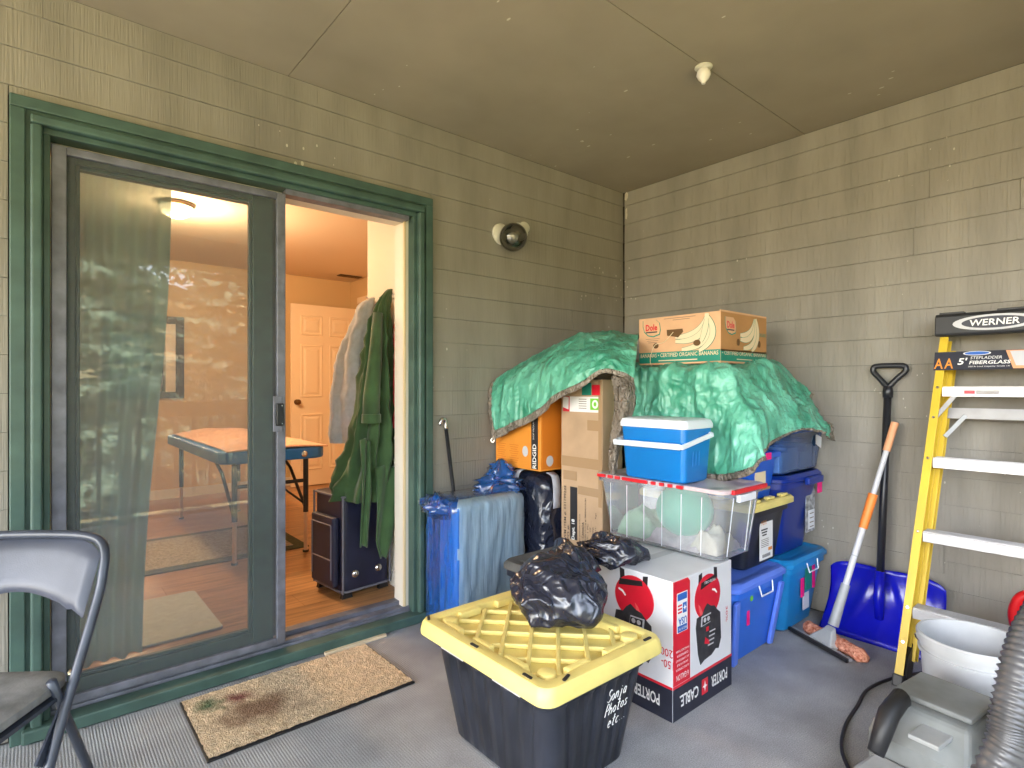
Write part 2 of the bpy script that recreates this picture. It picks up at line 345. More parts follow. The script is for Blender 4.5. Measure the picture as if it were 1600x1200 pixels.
def text(s, parent, mat, o, r, u, Wd=None, H=.02, shear=0., name='lettering', fat=0., lift=.0012, align='C'):
    c = bpy.data.curves.new('t', 'FONT'); c.body = s; c.size = 1.; c.shear = shear; c.offset = fat; c.resolution_u = 2; c.fill_mode = 'FRONT'
    ob = bpy.data.objects.new('t', c); me = bpy.data.meshes.new_from_object(ob)
    vs = [tuple(v.co) for v in me.vertices]; fs = [tuple(p.vertices) for p in me.polygons]
    bpy.data.objects.remove(ob); bpy.data.meshes.remove(me); bpy.data.curves.remove(c)
    xs = [v[0] for v in vs]; ys = [v[1] for v in vs]; x0, x1, y0, y1 = min(xs), max(xs), min(ys), max(ys)
    sy = H / (y1 - y0); sx = (Wd / (x1 - x0)) if Wd else sy
    o, r, u = Vector(o), Vector(r), Vector(u); nn = r.cross(u); w = (x1 - x0) * sx
    ox = -w / 2 if align == 'C' else 0
    b = MB(); b.add([o + r * ((v[0] - x0) * sx + ox) + u * ((v[1] - y0) * sy - H / 2) + nn * lift for v in vs], fs)
    return b.build(name, mat, parent)
def flat(name, parent, mat, o, r, u, pts, lift=.0008):
    return MB().prism(pts, o, r, u, lift).build(name, mat, parent)
def rect(w, h): return [(-w / 2, -h / 2), (w / 2, -h / 2), (w / 2, h / 2), (-w / 2, h / 2)]
def ell(a, b, n=24, cx=0, cy=0): return [(cx + a * math.cos(2 * math.pi * i / n), cy + b * math.sin(2 * math.pi * i / n)) for i in range(n)]
def cr_spline(pts, n):
    """Catmull-Rom resample of a list of vectors to n points"""
    p = [np.array(q, float) for q in pts]; k = len(p); out = []
    for i in range(n):
        t = i / (n - 1) * (k - 1); j = min(int(t), k - 2); f = t - j
        a = p[j - 1] if j > 0 else 2 * p[0] - p[1]; b, c = p[j], p[j + 1]; d = p[j + 2] if j + 2 < k else 2 * p[-1] - p[-2]
        out.append(.5 * (2 * b + (c - a) * f + (2 * a - 5 * b + 4 * c - d) * f * f + (3 * b - a - 3 * c + d) * f ** 3))
    return out
def surf(ctrl, nu, nv):
    """smooth surface through a grid of control points [row][column]"""
    rows = [cr_spline(r, nu) for r in ctrl]
    cols = [cr_spline([rows[i][j] for i in range(len(rows))], nv) for j in range(nu)]
    return np.array([[cols[j][i] for j in range(nu)] for i in range(nv)])
def gnorm(G):
    du = np.gradient(G, axis=1); dvv = np.gradient(G, axis=0); nn = np.cross(du, dvv); return nn / (np.linalg.norm(nn, axis=2, keepdims=True) + 1e-9)
def ridged(p, sc, pw=1.):
    return (1 - min(1, abs(noise.noise(Vector(p) * sc)) * 1.7)) ** pw
def crumple(p, sc=9., seed=0.):
    q = Vector(p) + Vector((seed, seed * .7, seed * 1.3))
    w = Vector((noise.noise(q * sc * .5), noise.noise(q * sc * .5 + Vector((5, 1, 2))), noise.noise(q * sc * .5 + Vector((2, 8, 3))))) * .12
    q = q + w
    return .55 * ridged(q, sc, 2.5) + .3 * ridged(q + Vector((3, 3, 3)), sc * 2.1, 2.) + .15 * ridged(q, sc * 4.3, 1.5) - .42
X_, Y_, Z_ = Vector((1, 0, 0)), Vector((0, 1, 0)), Vector((0, 0, 1))

# ------------------------------------------------------------------ the place: deck, walls, ceiling
YB, XR, HC = 2.477, 3.12, 2.506
tag(MB().box(-4.2, XR + .16, -.82, YB + .02, -.22, 0).build('balcony_floor', M_DECK), kind='structure')
tag(MB().box(-4.2, XR + .16, -.85, -.79, -.26, .03).build('deck_edge', M_TEALR), kind='structure')
tag(MB().box(-60, 60, -90, 60, -1.0, -.9).build('ground', M_LAWN), kind='structure')
# siding courses
zc = [2.158 + .1262 * k for k in range(-18, 3)]
zc = [0.012] + [z for z in zc if z > .06] + [HC - .001]
wall = thing('siding_wall', 'taupe rough sawn siding wall around the green framed sliding door', 'wall', (1.6, YB, 0))
MB().box(-4.2, -.03, YB + .012, YB + .14, 0, HC).box(-.03, 1.545, YB + .012, YB + .14, 2.10, HC).box(1.545, XR + .0, YB + .012, YB + .14, 0, HC).build('sheathing', M_SHEATH, wall)
def plank(par, x0, x1, z0, z1, face, axis):
    """one lap board; its lower edge stands a little proud"""
    t = random.uniform(.0, .0016); g = .0007; lo, hi = .0035 + t, .0005 + t; tilt = random.uniform(-.0004, .0004)
    if axis == 'x':
        v = [(x0 + g, face - lo, z0 + g), (x1 - g, face - lo + tilt, z0 + g), (x1 - g, face + .011, z0 + g), (x0 + g, face + .011, z0 + g),
             (x0 + g, face - hi, z1 - g), (x1 - g, face - hi + tilt, z1 - g), (x1 - g, face + .011, z1 - g), (x0 + g, face + .011, z1 - g)]
        f = [(3, 2, 1, 0), (4, 5, 6, 7), (0, 1, 5, 4), (1, 2, 6, 5), (2, 3, 7, 6), (3, 0, 4, 7)]
    else:
        v = [(face - lo, x0 + g, z0 + g), (face - lo + tilt, x1 - g, z0 + g), (face + .011, x1 - g, z0 + g), (face + .011, x0 + g, z0 + g),
             (face - hi, x0 + g, z1 - g), (face - hi + tilt, x1 - g, z1 - g), (face + .011, x1 - g, z1 - g), (face + .011, x0 + g, z1 - g)]
        f = [(0, 1, 2, 3), (7, 6, 5, 4), (4, 5, 1, 0), (5, 6, 2, 1), (6, 7, 3, 2), (7, 4, 0, 3)]
    b = MB(); b.add(v, f); b.build('plank', M_SID, par)
def run(par, a, b_, z0, z1, face, axis, joints):
    c = [a] + sorted(j for j in joints if a + .12 < j < b_ - .12) + [b_]
    for i in range(len(c) - 1): plank(par, c[i], c[i + 1], z0, z1, face, axis)
for i in range(len(zc) - 1):
    z0, z1 = zc[i], zc[i + 1]; js = [random.uniform(-3.2, -.4), random.uniform(-.2, 1.4) if i % 2 else 9, random.uniform(1.9, 2.7) if i % 6 == 0 else 9]
    if abs(z0 - 2.158) < .02: js = [.71, -1.9]
    if z1 <= 2.1: run(wall, -4.2, -.053, z0, z1, YB, 'x', js); run(wall, 1.563, XR - .004, z0, z1, YB, 'x', js)
    elif z0 < 2.12:
        run(wall, -4.2, -.053, z0, z1, YB, 'x', js); run(wall, 1.563, XR - .004, z0, z1, YB, 'x', js); plank(wall, -.052, 1.562, 2.127, z1, YB, 'x')
    else: run(wall, -4.2, XR - .004, z0, z1, YB, 'x', js)
rw = thing('siding_wall', 'taupe siding wall on the right behind the yellow ladder', 'wall', (XR, .8, 0))
MB().box(XR + .012, XR + .15, -.8, YB + .14, 0, HC).build('sheathing', M_SHEATH, rw)
jset = {9: [.95], 10: [.95]}
for i in range(len(zc) - 1):
    z0, z1 = zc[i], zc[i + 1]; js = [random.uniform(-.5, .3), 9]
    zm = (z0 + z1) / 2
    if 1.4 < zm < 1.52: js = [.83]
    elif 1.78 < zm < 1.9: js = [.79]
    elif 2.03 < zm < 2.15: js = [.73]
    elif 1.9 < zm < 2.03: js = [.42]
    run(rw, -.8, YB - .012, z0, z1, XR, 'y', js)
# ceiling panels
ceil = tag(MB().box(-4.3, XR + .3, -.9, YB + .2, HC + .012, HC + .35).build('ceiling', M_SHEATH), kind='structure')
for (x0, x1, y0, y1) in ((.848, XR + .0, 1.279, YB), (.848, XR, .06, 1.276), (.848, XR, -.6, .057), (-.372, .845, -.6, 1.85), (-.372, .845, 1.853, YB), (-2.8, -.375, -.6, YB), (-4.2, -2.803, -.6, YB)):
    MB().box(x0, x1, y0, y1, HC + random.uniform(0, .001), HC + .011).build('panel', M_CEIL, ceil)
light_block_wall = thing('siding_wall', 'added unseen siding wall blocking light at the right of the front', 'wall', (2.6, -.72, 0))  # added out of view; blocks front right daylight so light comes from the left
MB().box(2.05, XR + .15, -.79, -.66, 0, 2.255).build('sheathing', M_SHEATH, light_block_wall)
for i in range(len(zc) - 1):
    if zc[i + 1] < 2.26: MB().box(2.045, XR - .004, -.659, -.648, zc[i] + .0007, zc[i + 1] - .0007).build('plank', M_SID, light_block_wall)
beam = tag(MB().box(-4.3, XR + .15, -.86, -.62, 2.26, HC + .012).build('front_beam', M_GREEN), 'green painted beam along the open front edge of the balcony', 'beam')
# railing along the open front (seen mirrored in the glass)
rail = thing('railing', 'teal balcony railing along the open front edge', 'railing', (0, -.74, 0))
MB().box(-4.1, 2.03, -.79, -.70, 1.0, 1.045).box(-4.1, 1.94, -.765, -.725, .90, .998).build('top_rail', M_TEALR, rail, bevel=.004)
MB().box(-4.1, 1.94, -.765, -.725, .08, .14).build('bottom_rail', M_TEALR, rail)
for x in (-4.05, -1.6, .62, 1.99): MB().box(x - .045, x + .045, -.79, -.70, 0, 2.255 if x in (-4.05, -1.6) else .999).build('post', M_TEALR, rail)
x = -3.9
base = MB().box(-.017, .017, -.017, .017, .142, .898).build('baluster', M_TEALR, rail, local=True); base.location = (x, -.005, 0)
for k in range(1, 49):
    x += .14
    if min(abs(x - p) for p in (-1.6, .62, 1.99)) < .07 or x > 1.95: continue
    c = base.copy(); COL.objects.link(c); c.parent = rail; c.location = (x, -.005, 0)

# ------------------------------------------------------------------ sliding door: casing, sill, fixed sash
dr = thing('sliding_door', 'green cased sliding glass door with its fixed pane on the left', 'door', (.75, YB, 0))
def frame3(x0, x1, zt, w, y0, y1, z0=0.):
    b = MB(); b.box(x0, x0 + w, y0, y1, z0, zt - w); b.box(x1 - w, x1, y0, y1, z0, zt - w)
    b.add([(x0, y0, zt - w), (x1, y0, zt - w), (x1, y1, zt - w), (x0, y1, zt - w), (x0, y0, zt), (x1, y0, zt), (x1, y1, zt), (x0, y1, zt)], [(3, 2, 1, 0), (4, 5, 6, 7), (0, 1, 5, 4), (1, 2, 6, 5), (2, 3, 7, 6), (3, 0, 4, 7)])
    return b
frame3(-.05, 1.56, 2.125, .040, YB - .030, YB + .012).build('casing', M_GREEN, dr, bevel=.004)
frame3(-.010, 1.520, 2.085, .012, YB - .018, YB + .012).build('casing_groove', M_GREEN, dr)
frame3(.002, 1.508, 2.073, .032, YB - .038, YB + .014).build('brick_mould', M_GREEN, dr, bevel=.008, seg=3)
frame3(.034, 1.476, 2.041, .020, YB - .010, YB + .10).build('jamb', M_GREEN, dr, bevel=.003)
MB().box(1.438, 1.456, YB + .035, YB + .15, .05, 2.02).box(.055, 1.456, YB + .06, YB + .15, 2.002, 2.0205).build('inner_jamb', M_WHITEP, dr, bevel=.003)
MB().box(1.428, 1.4375, YB + .03, YB + .045, .05, 2.0).build('weatherstrip', P('cream weatherstrip', (.62, .5, .3), rough=.7), dr)
MB().box(.84, 1.437, YB + .0, YB + .058, 1.998, 2.0205).build('head_track', M_ALU, dr)
MB().box(-.02, 1.53, YB - .055, YB + .02, .004, .048).build('sill', M_GREEN, dr, bevel=.006)
MB().box(.0545, 1.4555, YB + .0205, YB + .15, .002, .058).build('threshold', M_ALU, dr, bevel=.003)
MB().box(.0545, 1.4555, YB + .028, YB + .034, .0585, .07).box(.84, 1.4555, YB + .10, YB + .15, .0585, .078).build('track_rail', M_ALU, dr)
sy0, sy1 = YB + .045, YB + .085
b = MB(); b.box(.088, .125, sy0, sy1, .07, 2.0); b.box(.715, .80, sy0, sy1, .07, 2.0); b.box(.125, .715, sy0, sy1, .07, .138); b.box(.125, .715, sy0, sy1, 1.958, 2.0)
sash = b.build('sash', M_SASH, dr, bevel=.004)
b = MB(); b.box(.125, .137, sy0 + .01, sy1 - .006, .138, 1.958).box(.703, .715, sy0 + .01, sy1 - .006, .138, 1.958).box(.137, .703, sy0 + .01, sy1 - .006, .138, .15).box(.137, .703, sy0 + .01, sy1 - .006, 1.946, 1.958)
b.build('glazing_bead', M_SASH, dr, bevel=.003)
MB().add([(.13, sy0 + .022, .142), (.71, sy0 + .022, .142), (.71, sy0 + .022, 1.954), (.13, sy0 + .022, 1.954)], [(0, 1, 2, 3)]).build('pane', M_GLASS, dr)
# second, opened panel slid behind the fixed one
sd2 = thing('sliding_panel', 'dark sliding glass panel pushed open behind the fixed pane', 'door panel', (.45, YB + .12, .06))
b = MB(); b.box(.10, .13, YB + .10, YB + .13, .075, 1.998); b.box(.795, .836, YB + .10, YB + .13, .075, 1.998); b.box(.13, .795, YB + .10, YB + .13, .075, .125); b.box(.13, .795, YB + .10, YB + .13, 1.955, 1.998)
b.build('sash', M_DARK, sd2, bevel=.003)
# screen door
sc = thing('screen_door', 'grey aluminium sliding screen door in front of the fixed pane', 'screen door', (.45, YB + .015, .05))
b = MB(); y0, y1 = YB + .008, YB + .028
b.box(.056, .098, y0, y1, .071, 2.0).box(.803, .839, y0, y1, .071, 2.0).box(.098, .803, y0, y1, .071, .098).box(.098, .803, y0, y1, 1.972, 2.0)
b.build('frame', M_ALU, sc, bevel=.003)
MB().add([(.098, y0 + .012, .098), (.803, y0 + .012, .098), (.803, y0 + .012, 1.972), (.098, y0 + .012, 1.972)], [(0, 1, 2, 3)]).build('mesh', M_SCREEN, sc)
hd = MB().box(.785, .822, y0 - .006, y0 - .0005, .98, 1.13).build('handle_plate', M_ALU, sc, bevel=.002)
MB().box(.793, .823, y0 - .026, y0 - .0065, 1.005, 1.10).build('handle', M_BLACKM, sc, bevel=.004)
for z in (1.015, 1.09): MB().lathe((.815, y0 - .0265, z), [(0.004, 0), (.003, .002)], 8, (0, -1, 0), c1=True).build('screw', M_CHROME, sc)

# ------------------------------------------------------------------ the room behind the door
FZ = .075; CZ = 2.42; YI = YB + .155; YF = 6.42
tag(MB().box(-1.5, 3.1, YI, YF + .1, FZ - .12, FZ - .008).build('room_floor', M_SHEATH), kind='structure')
rf = bpy.data.objects['room_floor']
yy = YI + .002; r_ = 0
MLs = [M_LAM]
while yy < YF:
    y2 = min(yy + .192, YF); xs = -1.5 + (-.4 if r_ % 2 else -.9) + .37 * (r_ % 3)
    while xs < 2.9:
        a, b2 = max(xs, -1.45), min(xs + 1.29, 2.9)
        if b2 - a > .05: MB().box(a + .0006, b2 - .0006, yy + .0006, y2 - .0006, FZ - .0078, FZ).build('floor_board', M_LAM, rf)
        xs += 1.29
    yy = y2; r_ += 1
tag(MB().box(-1.5, 3.1, YI, YF + .1, CZ, CZ + .08).build('room_ceiling', M_RCEIL), kind='structure')
tag(MB().box(-1.5, 3.1, YF, YF + .1, FZ, CZ).build('wall_far', M_YELP), kind='structure')
tag(MB().box(-1.6, -1.5, YI, YF + .1, FZ - .1, CZ + .05).build('wall_left', M_YELP), kind='structure')
tag(MB().box(2.93, 3.03, 3.14, YF, FZ, CZ).build('wall_right', M_YELP), kind='structure')
tag(MB().box(1.535, 3.1, YI, 3.13, FZ - .02, CZ).build('closet_wall', M_WHITEP), kind='structure')
tag(MB().box(-1.5, -.03, YB + .1405, YI, 0, CZ).box(-.03, 1.545, YB + .1405, YI, 2.03, CZ).box(1.46, 1.545, YB + .1405, YI, 0, 2.03).build('wall_front', M_WHITEP), kind='structure')
tag(MB().box(1.522, 1.5345, YI + .002, 3.142, FZ, FZ + .08).box(1.5, 2.9, YF - .014, YF - .001, FZ, FZ + .09).box(-1.49, 1.5, YF - .014, YF - .001, FZ, FZ + .09).build('baseboard', M_WHITEP), kind='structure')
# six panel door, swung open against the far wall
dl = thing('panel_door', 'cream six panel interior door standing open at the far wall', 'door', (2.53, 6.2, FZ))
x0, x1, yd = 2.15, 2.92, 6.2
MB().box(x0, x1, yd, yd + .035, FZ + .01, FZ + 2.0).build('leaf', M_DOOR, dl, bevel=.002)
for (a, c) in ((.10, .345), (.425, .67)):
    for (z0, z1) in ((1.66, 1.88), (.98, 1.56), (.18, .80)):
        b = MB(); cx0, cx1, cz0, cz1 = x0 + a, x0 + c, FZ + z0, FZ + z1
        def ringp(i, yv): return [(cx0 + i, yv, cz0 + i), (cx1 - i, yv, cz0 + i), (cx1 - i, yv, cz1 - i), (cx0 + i, yv, cz1 - i)]
        b.loft([ringp(0, yd - .0005), ringp(.006, yd - .009), ringp(.016, yd - .009), ringp(.022, yd - .002), ringp(.036, yd - .002), ringp(.06, yd - .010)], True, True)
        b.build('panel', M_DOOR, dl)
b = MB(); b.lathe((x0 + .06, yd, FZ + .93), [(.03, 0), (.03, .006), (.012, .012), (.012, .03), (.026, .04), (.03, .055), (.02, .068), (0.004, .07)], 14, (0, -1, 0), c1=True)
b.build('knob', M_BRASS, dl, smooth=True)
for z in (.25, 1.0, 1.75): MB().box(x1 - .004, x1 + .012, yd - .012, yd - .0005, FZ + z - .045, FZ + z + .045).build('hinge', M_BRASS, dl)
tag(MB().box(2.905, 2.929, 5.3, 5.37, FZ, FZ + 2.06).box(2.905, 2.929, 5.3, 6.19, FZ + 2.06, FZ + 2.13).build('door_casing', M_DOOR), 'cream casing round the doorway beside the open panel door', 'door casing')
vt = thing('ceiling_vent', 'small dark vent in the room ceiling near the far corner', 'vent', (2.75, 6.05, CZ))
MB().box(2.62, 2.88, 6.0, 6.1, CZ - .006, CZ - .0005).build('grille', M_FRAMEB, vt)
for k in range(4): MB().box(2.63, 2.87, 6.012 + k * .022, 6.02 + k * .022, CZ - .012, CZ - .0065).build('slat', M_BRASS, vt)
# ceiling lamp
cl = thing('ceiling_lamp', 'lit bowl shaped ceiling lamp inside the room', 'lamp', (.76, 4.41, CZ))
MB().lathe((.76, 4.41, CZ), [(.04, 0), (.105, -.002), (.115, -.016), (.104, -.028), (.06, -.03)], 28, c0=True).build('rim', M_BRASS, cl, smooth=True)
MB().lathe((.76, 4.41, CZ), [(.103, -.0285), (.10, -.05), (.082, -.075), (.05, -.095), (.015, -.103), (.003, -.104)], 28, c1=True).build('bowl', M_LAMPON, cl, smooth=True)
pl = bpy.data.lights.new('lamp_light', 'POINT'); pl.energy = 7.4; pl.color = (1., .69, .41); pl.shadow_soft_size = .12
lo = bpy.data.objects.new('lamp_light', pl); COL.objects.link(lo); lo.location = (.76, 4.41, CZ - .22)
# mirror and picture on the far wall
mi = thing('wall_mirror', 'dark framed mirror on the far wall seen through the glass', 'mirror', (.84, YF, 1.1))
b = MB(); b.box(.52, .58, YF - .03, YF - .001, 1.06, 1.86).box(1.10, 1.17, YF - .03, YF - .001, 1.06, 1.86).box(.58, 1.10, YF - .03, YF - .001, 1.06, 1.12).box(.58, 1.10, YF - .03, YF - .001, 1.79, 1.86); b.build('frame', M_FRAMEB, mi, bevel=.004)
MB().box(.581, 1.099, YF - .012, YF - .0015, 1.121, 1.789).build('mirror_glass', M_MIRROR, mi)
pf = thing('picture_frame', 'small thin framed picture on the far wall', 'picture', (1.9, YF, 1.6))
b = MB(); b.box(1.78, 1.79, YF - .02, YF - .001, 1.58, 1.84).box(1.97, 1.98, YF - .02, YF - .001, 1.58, 1.84).box(1.79, 1.97, YF - .02, YF - .001, 1.58, 1.59).box(1.79, 1.97, YF - .02, YF - .001, 1.83, 1.84); b.build('frame', M_FRAMEB, pf)
MB().box(1.7905, 1.9695, YF - .008, YF - .0015, 1.5905, 1.8295).build('print', M_WHITEP, pf)
# curtain: sheer folds just inside the glass
G = []
for i in range(30):
    t = i / 29; z = 2.03 - t * 1.93; row = []
    for j in range(110):
        s = j / 109; xr = .45 - .10 * t + .012 * math.sin(6 * t); x = -.02 + (xr + .02) * s
        row.append((x, YI + .085 + .022 * math.sin(s * 42 + 1.3 * math.sin(3 * s) + .8 * t) + .012 * math.sin(s * 19 + 2), z))
    G.append(row)
tag(MB().grid(G).build('curtain', M_CURT, smooth=True), 'sheer pale green curtain gathered at the left behind the glass', 'curtain')
# massage table with towel
mt_ = thing('massage_table', 'blue massage table on black folding legs', 'table', (1.19, 4.56, FZ))
b = MB(); b.loft([rr(.86, 1.52, 3.68, 5.45, .10, z, 5) for z in (.70, .775)]); b.build('top', M_TBLUE, mt_, bevel=.012)
for (x, y) in ((1.40, 3.76), (.96, 3.76), (1.40, 5.36), (.96, 5.36)):
    lg = MB().tube([(x, y, .70), (x, y, .34)], .017, 10).build('leg', M_BLACKM, mt_, smooth='auto')
    MB().tube([(x, y, .335), (x, y, FZ + .012)], .013, 10).build('leg_extension', P('cream leg metal', (.6, .42, .3), rough=.35), lg, smooth='auto')
    MB().tube([(x, y, FZ + .0115), (x, y, FZ)], .02, 10).build('foot', M_DARK, lg)
for x in (1.40, .96):
    MB().tube([(x, 3.76, .36), (x, 4.05, .60), (x, 4.3, .695)], .011, 8).build('brace', M_BLACKM, mt_)
MB().tube([(1.385, 3.76, .55), (.975, 3.76, .55)], .012, 8).build('cross_bar', M_BLACKM, mt_)
MB().tube([(1.39, 3.78, .40), (1.25, 3.79, .52), (1.05, 3.78, .40)], .008, 8).build('brace', M_BLACKM, mt_)
b = MB(); b.lathe((1.36, 3.679, .735), [(.02, 0), (.02, .006), (.008, .012)], 12, (0, -1, 0), c1=True); b.build('rivet', M_CHROME, mt_)
G = [[(x, y, .779 + .05 * max(0, 1 - ((x - 1.2) / .33) ** 2) * (.9 + .3 * noise.noise((x * 6, y * 6, 0))) * min(1, (y - 3.69) / .2 + .25)) for x in np.linspace(.90, 1.525, 40)] for y in np.linspace(3.69, 5.3, 60)]
tag(MB().grid(G).build('towel', M_PEACH, smooth=True, solid=.008), 'peach towel spread over the massage table', 'towel')
rg = thing('rug', 'cream rug with dark green border under the massage table', 'rug', (.8, 4.2, FZ))
MB().box(.25, 1.46, 3.86, 4.75, FZ + .0005, FZ + .008).build('border', M_RUGG, rg)
MB().box(.33, 1.38, 3.94, 4.67, FZ + .0085, FZ + .011).build('centre', M_RUGC, rg)
pm = tag(MB().loft([rr(-.05, .67, 2.80, 3.40, .02, z) for z in (FZ + .001, FZ + .012)]).build('floor_mat', M_PALE, bevel=.003), 'pale grey mat on the laminate just inside the glass', 'mat')
# hanging garments
def garment(name, label, cat, mat, prof, n=56, folds=7, ph=0., nz=.01, seed=0.):
    """prof: (z, cx, cy, rx, ry, fold depth) rings from top to hem"""
    pr_ = cr_spline(prof, 46); rings = []
    for (z, cx, cy, rx, ry, fd) in pr_:
        ring = []
        for j in range(n):
            a = 2 * math.pi * j / n
            f = 1 + fd * (math.sin(folds * a + ph + 1.6 * math.sin(z * 5 + ph)) * .65 + math.sin((folds * 2 - 3) * a + z * 6) * .35)
            p = Vector((cx + rx * math.cos(a) * f, cy + ry * math.sin(a) * f, z))
            d = nz * (crumple(p, 6., seed) * 2)
            ring.append((p.x + d * math.cos(a), p.y + d * math.sin(a), z + nz * .5 * noise.noise(p * 9)))
        rings.append(ring)
    b = MB(); b.loft(rings, True, False)
    return b.build(name, mat, smooth=True) if label is None else tag(b.build(name, mat, smooth=True), label, cat)
garment('grey_robe', 'light grey robe hanging behind the green robe', 'robe', M_ROBEG,
        [(1.68, 1.50, 3.0, .012, .02, 0), (1.62, 1.46, 3.0, .04, .05, .1), (1.40, 1.42, 3.02, .075, .09, .2), (1.15, 1.395, 3.03, .095, .12, .25), (.95, 1.385, 3.03, .10, .13, .25), (.86, 1.385, 3.03, .10, .13, .25)], folds=5, seed=4)
garment('navy_garment', 'dark navy garment hanging between the two robes', 'garment', M_NAVYC,
        [(1.66, 1.51, 2.90, .01, .02, 0), (1.58, 1.49, 2.90, .03, .04, .1), (1.3, 1.48, 2.90, .04, .06, .2), (.8, 1.48, 2.9, .045, .07, .2), (.55, 1.48, 2.9, .045, .07, .2)], folds=5, seed=9)
garment('red_garment', 'red and navy garment hanging beside the door jamb', 'garment', M_REDC,
        [(1.60, 1.515, 2.70, .008, .012, 0), (1.5, 1.50, 2.70, .02, .022, .1), (1.25, 1.50, 2.69, .025, .028, .2), (.95, 1.50, 2.69, .025, .028, .2)], folds=4, seed=12)
gr = garment('green_robe', 'long green fleece robe hanging over the navy suitcase', 'robe', M_ROBE,
        [(1.70, 1.50, 2.79, .01, .015, 0), (1.64, 1.465, 2.79, .035, .035, .15), (1.50, 1.44, 2.79, .055, .06, .25), (1.25, 1.425, 2.80, .072, .085, .3), (1.0, 1.41, 2.81, .088, .105, .34), (.80, 1.39, 2.82, .11, .12, .36), (.66, 1.365, 2.83, .135, .135, .36), (.58, 1.355, 2.83, .145, .14, .34)], n=96, folds=8, nz=.016, seed=2)
b = MB()
for (xa, ya, za, xb, yb_, zb, w) in ((1.30, 2.68, .9, 1.285, 2.66, .36, .05), (1.42, 2.69, .75, 1.40, 2.67, .28, .12)):
    G = []
    for i in range(24):
        t = i / 23; ww = w * (1 - .25 * t) * (1 if t < .8 else (1 - (t - .8) * 3.2 if w > .1 else 1)); c = Vector((xa + (xb - xa) * t, ya + (yb_ - ya) * t, za + (zb - za) * t))
        G.append([(c.x + (s - .5) * ww, c.y - .012 * math.sin(s * 7 + t * 3) - .01 * math.sin(t * 5), c.z + .01 * math.sin(s * 4)) for s in np.linspace(0, 1, 12)])
    b.grid(G)
b.build('belt_and_tail', M_ROBE, gr, smooth=True, solid=.008)
MB().tube([(1.40, 2.735, 1.56), (1.37, 2.71, 1.3), (1.345, 2.70, 1.12), (1.34, 2.69, 1.0)], [.025, .036, .042, .044], 14).build('sleeve', M_ROBE, gr, smooth=True)
MB().tube([(1.34, 2.69, 1.03), (1.34, 2.69, .985)], [.049, .05], 14).build('cuff', M_ROBE, gr, smooth='auto')
hk = thing('coat_hook', 'chrome hooks on the white wall holding the robes', 'hook', (1.53, 2.8, 1.68))
MB().box(1.526, 1.5345, 2.66, 3.08, 1.66, 1.70).build('hook_board', M_WHITEP, hk)
for y in (2.79, 3.04): MB().tube([(1.526, y, 1.68), (1.50, y, 1.675), (1.485, y, 1.69)], .005, 8).build('hook', M_CHROME, hk)
# suitcase
su = thing('suitcase', 'navy wheeled suitcase standing under the green robe', 'suitcase', (1.36, 2.93, FZ), R(6))
def lr(x0, x1, y0, y1, r, z): return rr(x0, x1, y0, y1, r, z)
b = MB(); b.loft([lr(-.15, .13, -.14, .16, .03, z) for z in (.03, .05, .5, .53)]); b.build('body', M_CASE, su, local=True, bevel=.012)
b = MB(); b.loft([lr(-.19, -.151, -.11, .13, .018, z) for z in (.06, .42)]); b.build('pocket', M_CASE, su, local=True, bevel=.01)
for zz in (.035, .525):
    b = MB(); b.tube(lr(-.153, .133, -.143, .163, .033, zz), .006, 8, closed=True); b.build('piping', M_PIPE, su, local=True)
for (xx, yy_) in ((-.152, -.142), (.132, -.142), (-.152, .162)): MB().tube([(xx, yy_, .03), (xx, yy_, .53)], .006, 8).build('piping', M_PIPE, su, local=True)
for (p_, q_) in (((-.191, -.09, .10), (-.191, -.09, .38)), ((-.191, .11, .10), (-.191, .11, .38)), ((-.191, -.09, .38), (-.191, .11, .38)), ((-.191, -.09, .2), (-.191, .11, .2))): MB().tube([p_, q_], .004, 6).build('zip', M_PIPE, su, local=True)
for xx in (-.08, .06): MB().lathe((xx, -.141, .12), [(.022, 0), (.018, .008), (.008, .012)], 14, (0, -1, 0), c1=True).build('foot_stud', M_CHROME, su, local=True, smooth=True)
for (xx, yy_) in ((-.12, -.12), (.10, -.12), (-.12, .13)): MB().prism([(-.03, 0), (.03, 0), (.018, .05), (-.018, .05)], (xx, yy_ + .012, 0), X_, Z_, .024).build('foot', M_DARK, su, local=True)
MB().tube([(.10, -.05, .53), (.10, -.05, .58), (.10, .07, .58), (.10, .07, .53)], .009, 8).build('handle', M_DARK, su, local=True)
# ------------------------------------------------------------------ fixtures on the porch walls and ceiling
wl = thing('wall_lamp', 'unlit jar shaped porch lamp with smoked glass on the siding', 'lamp', (2.05, YB, 2.0))
c0 = Vector((2.03, YB - .105, 1.995)); ax = Vector((-.78, -.16, -.60)).normalized()
MB().lathe((2.02, YB - .006, 2.03), [(.06, 0), (.058, .012), (.045, .02), (.03, .03)], 20, (0, -1, 0), c0=True, c1=True).build('wall_plate', M_LAMPW, wl, smooth='auto')
MB().tube([(2.02, YB - .02, 2.035), (2.06, YB - .05, 2.055), c0 - ax * .125], .016, 10).build('arm', M_LAMPW, wl, smooth=True)
MB().lathe(c0, [(.03, -.135), (.034, -.13), (.034, -.085), (.05, -.08), (.05, -.055), (.046, -.05)], 18, ax, c0=True, c1=True).build('socket', M_LAMPW, wl, smooth='auto')
gp = [(.045, -.058)] + [(.078 * math.sin(t), -.078 * math.cos(t)) for t in np.linspace(.66, math.pi - .04, 14)]
MB().lathe(c0, gp, 28, ax, c1=True).build('globe', M_SMOKE, wl, smooth=True)
MB().lathe(c0, [(.013, -.056), (.014, -.035), (.026, -.012), (.031, .008), (.027, .025), (.012, .037), (.002, .039)], 16, ax, c1=True).build('bulb', M_BULB, wl, smooth=True)
